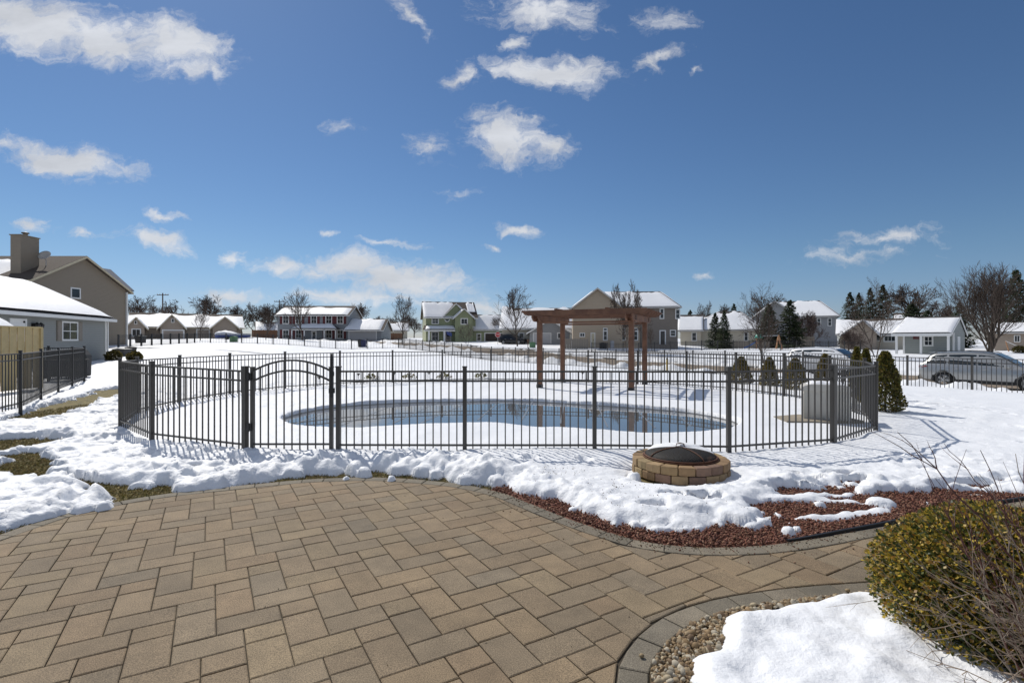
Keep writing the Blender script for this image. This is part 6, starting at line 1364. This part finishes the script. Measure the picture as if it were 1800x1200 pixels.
# yellow marker post, mailbox post
X, Y = oncurb(1173, 27.6); mk = thing('marker_post', 'yellow marker post standing by the street fence', 'marker post', (X, Y, float(terr(X, Y)))); q = MB(); q.tube([(0, 0, -.2), (0, 0, .98)], .05, 10); q.build('post', M['yellow'], mk); q = MB(); q.lathe([(0, 1.02), (.05, 1.01), (.056, .98), (.056, .93), (0, .93)], 10); q.build('cap', M['black'], mk)
X, Y = oncurb(928, 40.4); mk = thing('mailbox', 'brown mailbox on a post across the street left of the pergola', 'mailbox', (X, Y, float(terr(X, Y)))); q = MB(); q.box(-.05, .05, -.05, .05, -.2, 1.05); q.build('post', M['brownwood'], mk); q = MB(); q.prism([(-.11, 1.05), (.11, 1.05), (.11, 1.2), (.06, 1.27), (-.06, 1.27), (-.11, 1.2)], 'y', -.25, .25); q.build('box', M['brownwood'], mk)
# patio table of the left neighbour
X, Y = (100-900)/FPX*19.5, 19.6; tb = thing('patio_table', 'dark patio table behind the left neighbour\'s black fence', 'table', (X, Y, .12), R(15)); q = MB(); q.box(-.75, .75, -.5, .5, .70, .74); bevel(q.build('tabletop', M['mesh'], tb), .01)
for sx in (-.68, .68):
    for sy in (-.43, .43): q = MB(); q.tube([(sx, sy, 0), (sx, sy, .7)], .02, 6); q.build('leg', M['black'], tb)
q = MB(); q.box(-.68, .68, -.015, .015, .22, .25); q.build('stretcher', M['black'], tb)
gr = thing('covered_grill', 'dark covered grill beside the patio table behind the left fence', 'grill', ((124-900)/FPX*21, 21, .12), R(20)); q = MB(); q.prism([(-.6, 0), (.6, 0), (.62, .85), (.45, 1.1), (-.45, 1.1), (-.62, .85)], 'y', -.3, .3); bevel(q.build('cover', M['mesh'], gr), .05, 2); q = MB(); q.box(-.5, .5, -.32, -.30, .9, .93); q.build('handle', M['black'], gr)
# playset: tower with dome, slide and swing frame
d = 68; X = (1334-900)/FPX*d; zb = float(terr(X, d)); s = FPX/d; ps = thing('playset', 'wooden playset with a green dome roof, blue slide and swing frame', 'playset', (X, d, zb), -math.atan(434/910))
for sx in (-.28, .28):
    for sy in (-.35, .35): q = MB(); q.box(sx-.06, sx+.06, sy-.06, sy+.06, -.1, 1.5); q.build('tower_post', M['swingwood'], ps)
q = MB(); q.box(-.35, .35, -.4, .4, .75, .85); q.build('deck', M['swingwood'], ps)
q = MB(); q.lathe([(.5, 1.48), (.5, 1.55), (.44, 1.78), (.28, 1.94), (0, 2.0)], 16); q.build('dome_roof', M['greenplastic'], ps, True)
q = MB(); n = 8; vs = []
for i in range(n+1): t = i/n; x = -.3-1.5*t; z = .85*(1-t)**1.3+.1; vs += [(x, -.5, z+.16), (x, -.46, z), (x, -.04, z), (x, 0, z+.16)]
q.add(vs, [(i*4+j, i*4+j+1, (i+1)*4+j+1, (i+1)*4+j) for i in range(n) for j in range(3)]); q.build('slide', M['blueplastic'], ps)
q = MB(); q.obar((.3, 0, 1.75), (2.35, 0, 1.8), .1, .12); q.build('swing_beam', M['steel'], ps)
for sy in (-.55, .55): q = MB(); q.obar((2.3+.0, 0, 1.85), (2.35+.35*(1 if sy < 0 else -1), sy, -.05), .15, .15); q.build('swing_leg', M['swingwood'], ps)
for x in (.9, 1.6):
    q = MB(); q.box(x-.2, x+.2, -.08, .08, .42, .46)
    for sx in (-.18, .18): q.tube([(x+sx, 0, .45), (x+sx, 0, 1.76)], .012, 4)
    q.build('swing', M['black'], ps)
# ladder-like slide at the far right yard
X = (1793-900)/FPX*60; q = thing('yard_slide', 'small yard slide leaning in the snow at the right edge', 'slide', (X, 60, float(terr(X, 60))), R(-40)); m_ = MB(); m_.obar((-1.2, 0, 1.3), (.9, 0, .1), .4, .06); m_.build('chute', M['white'], q); m_ = MB(); m_.obar((-1.2, -.15, 1.3), (-.9, -.2, -.1), .08, .08); m_.build('leg', M['swingwood'], q); m_ = MB(); m_.obar((-1.2, .15, 1.3), (-.9, .2, -.1), .08, .08); m_.build('leg', M['swingwood'], q)
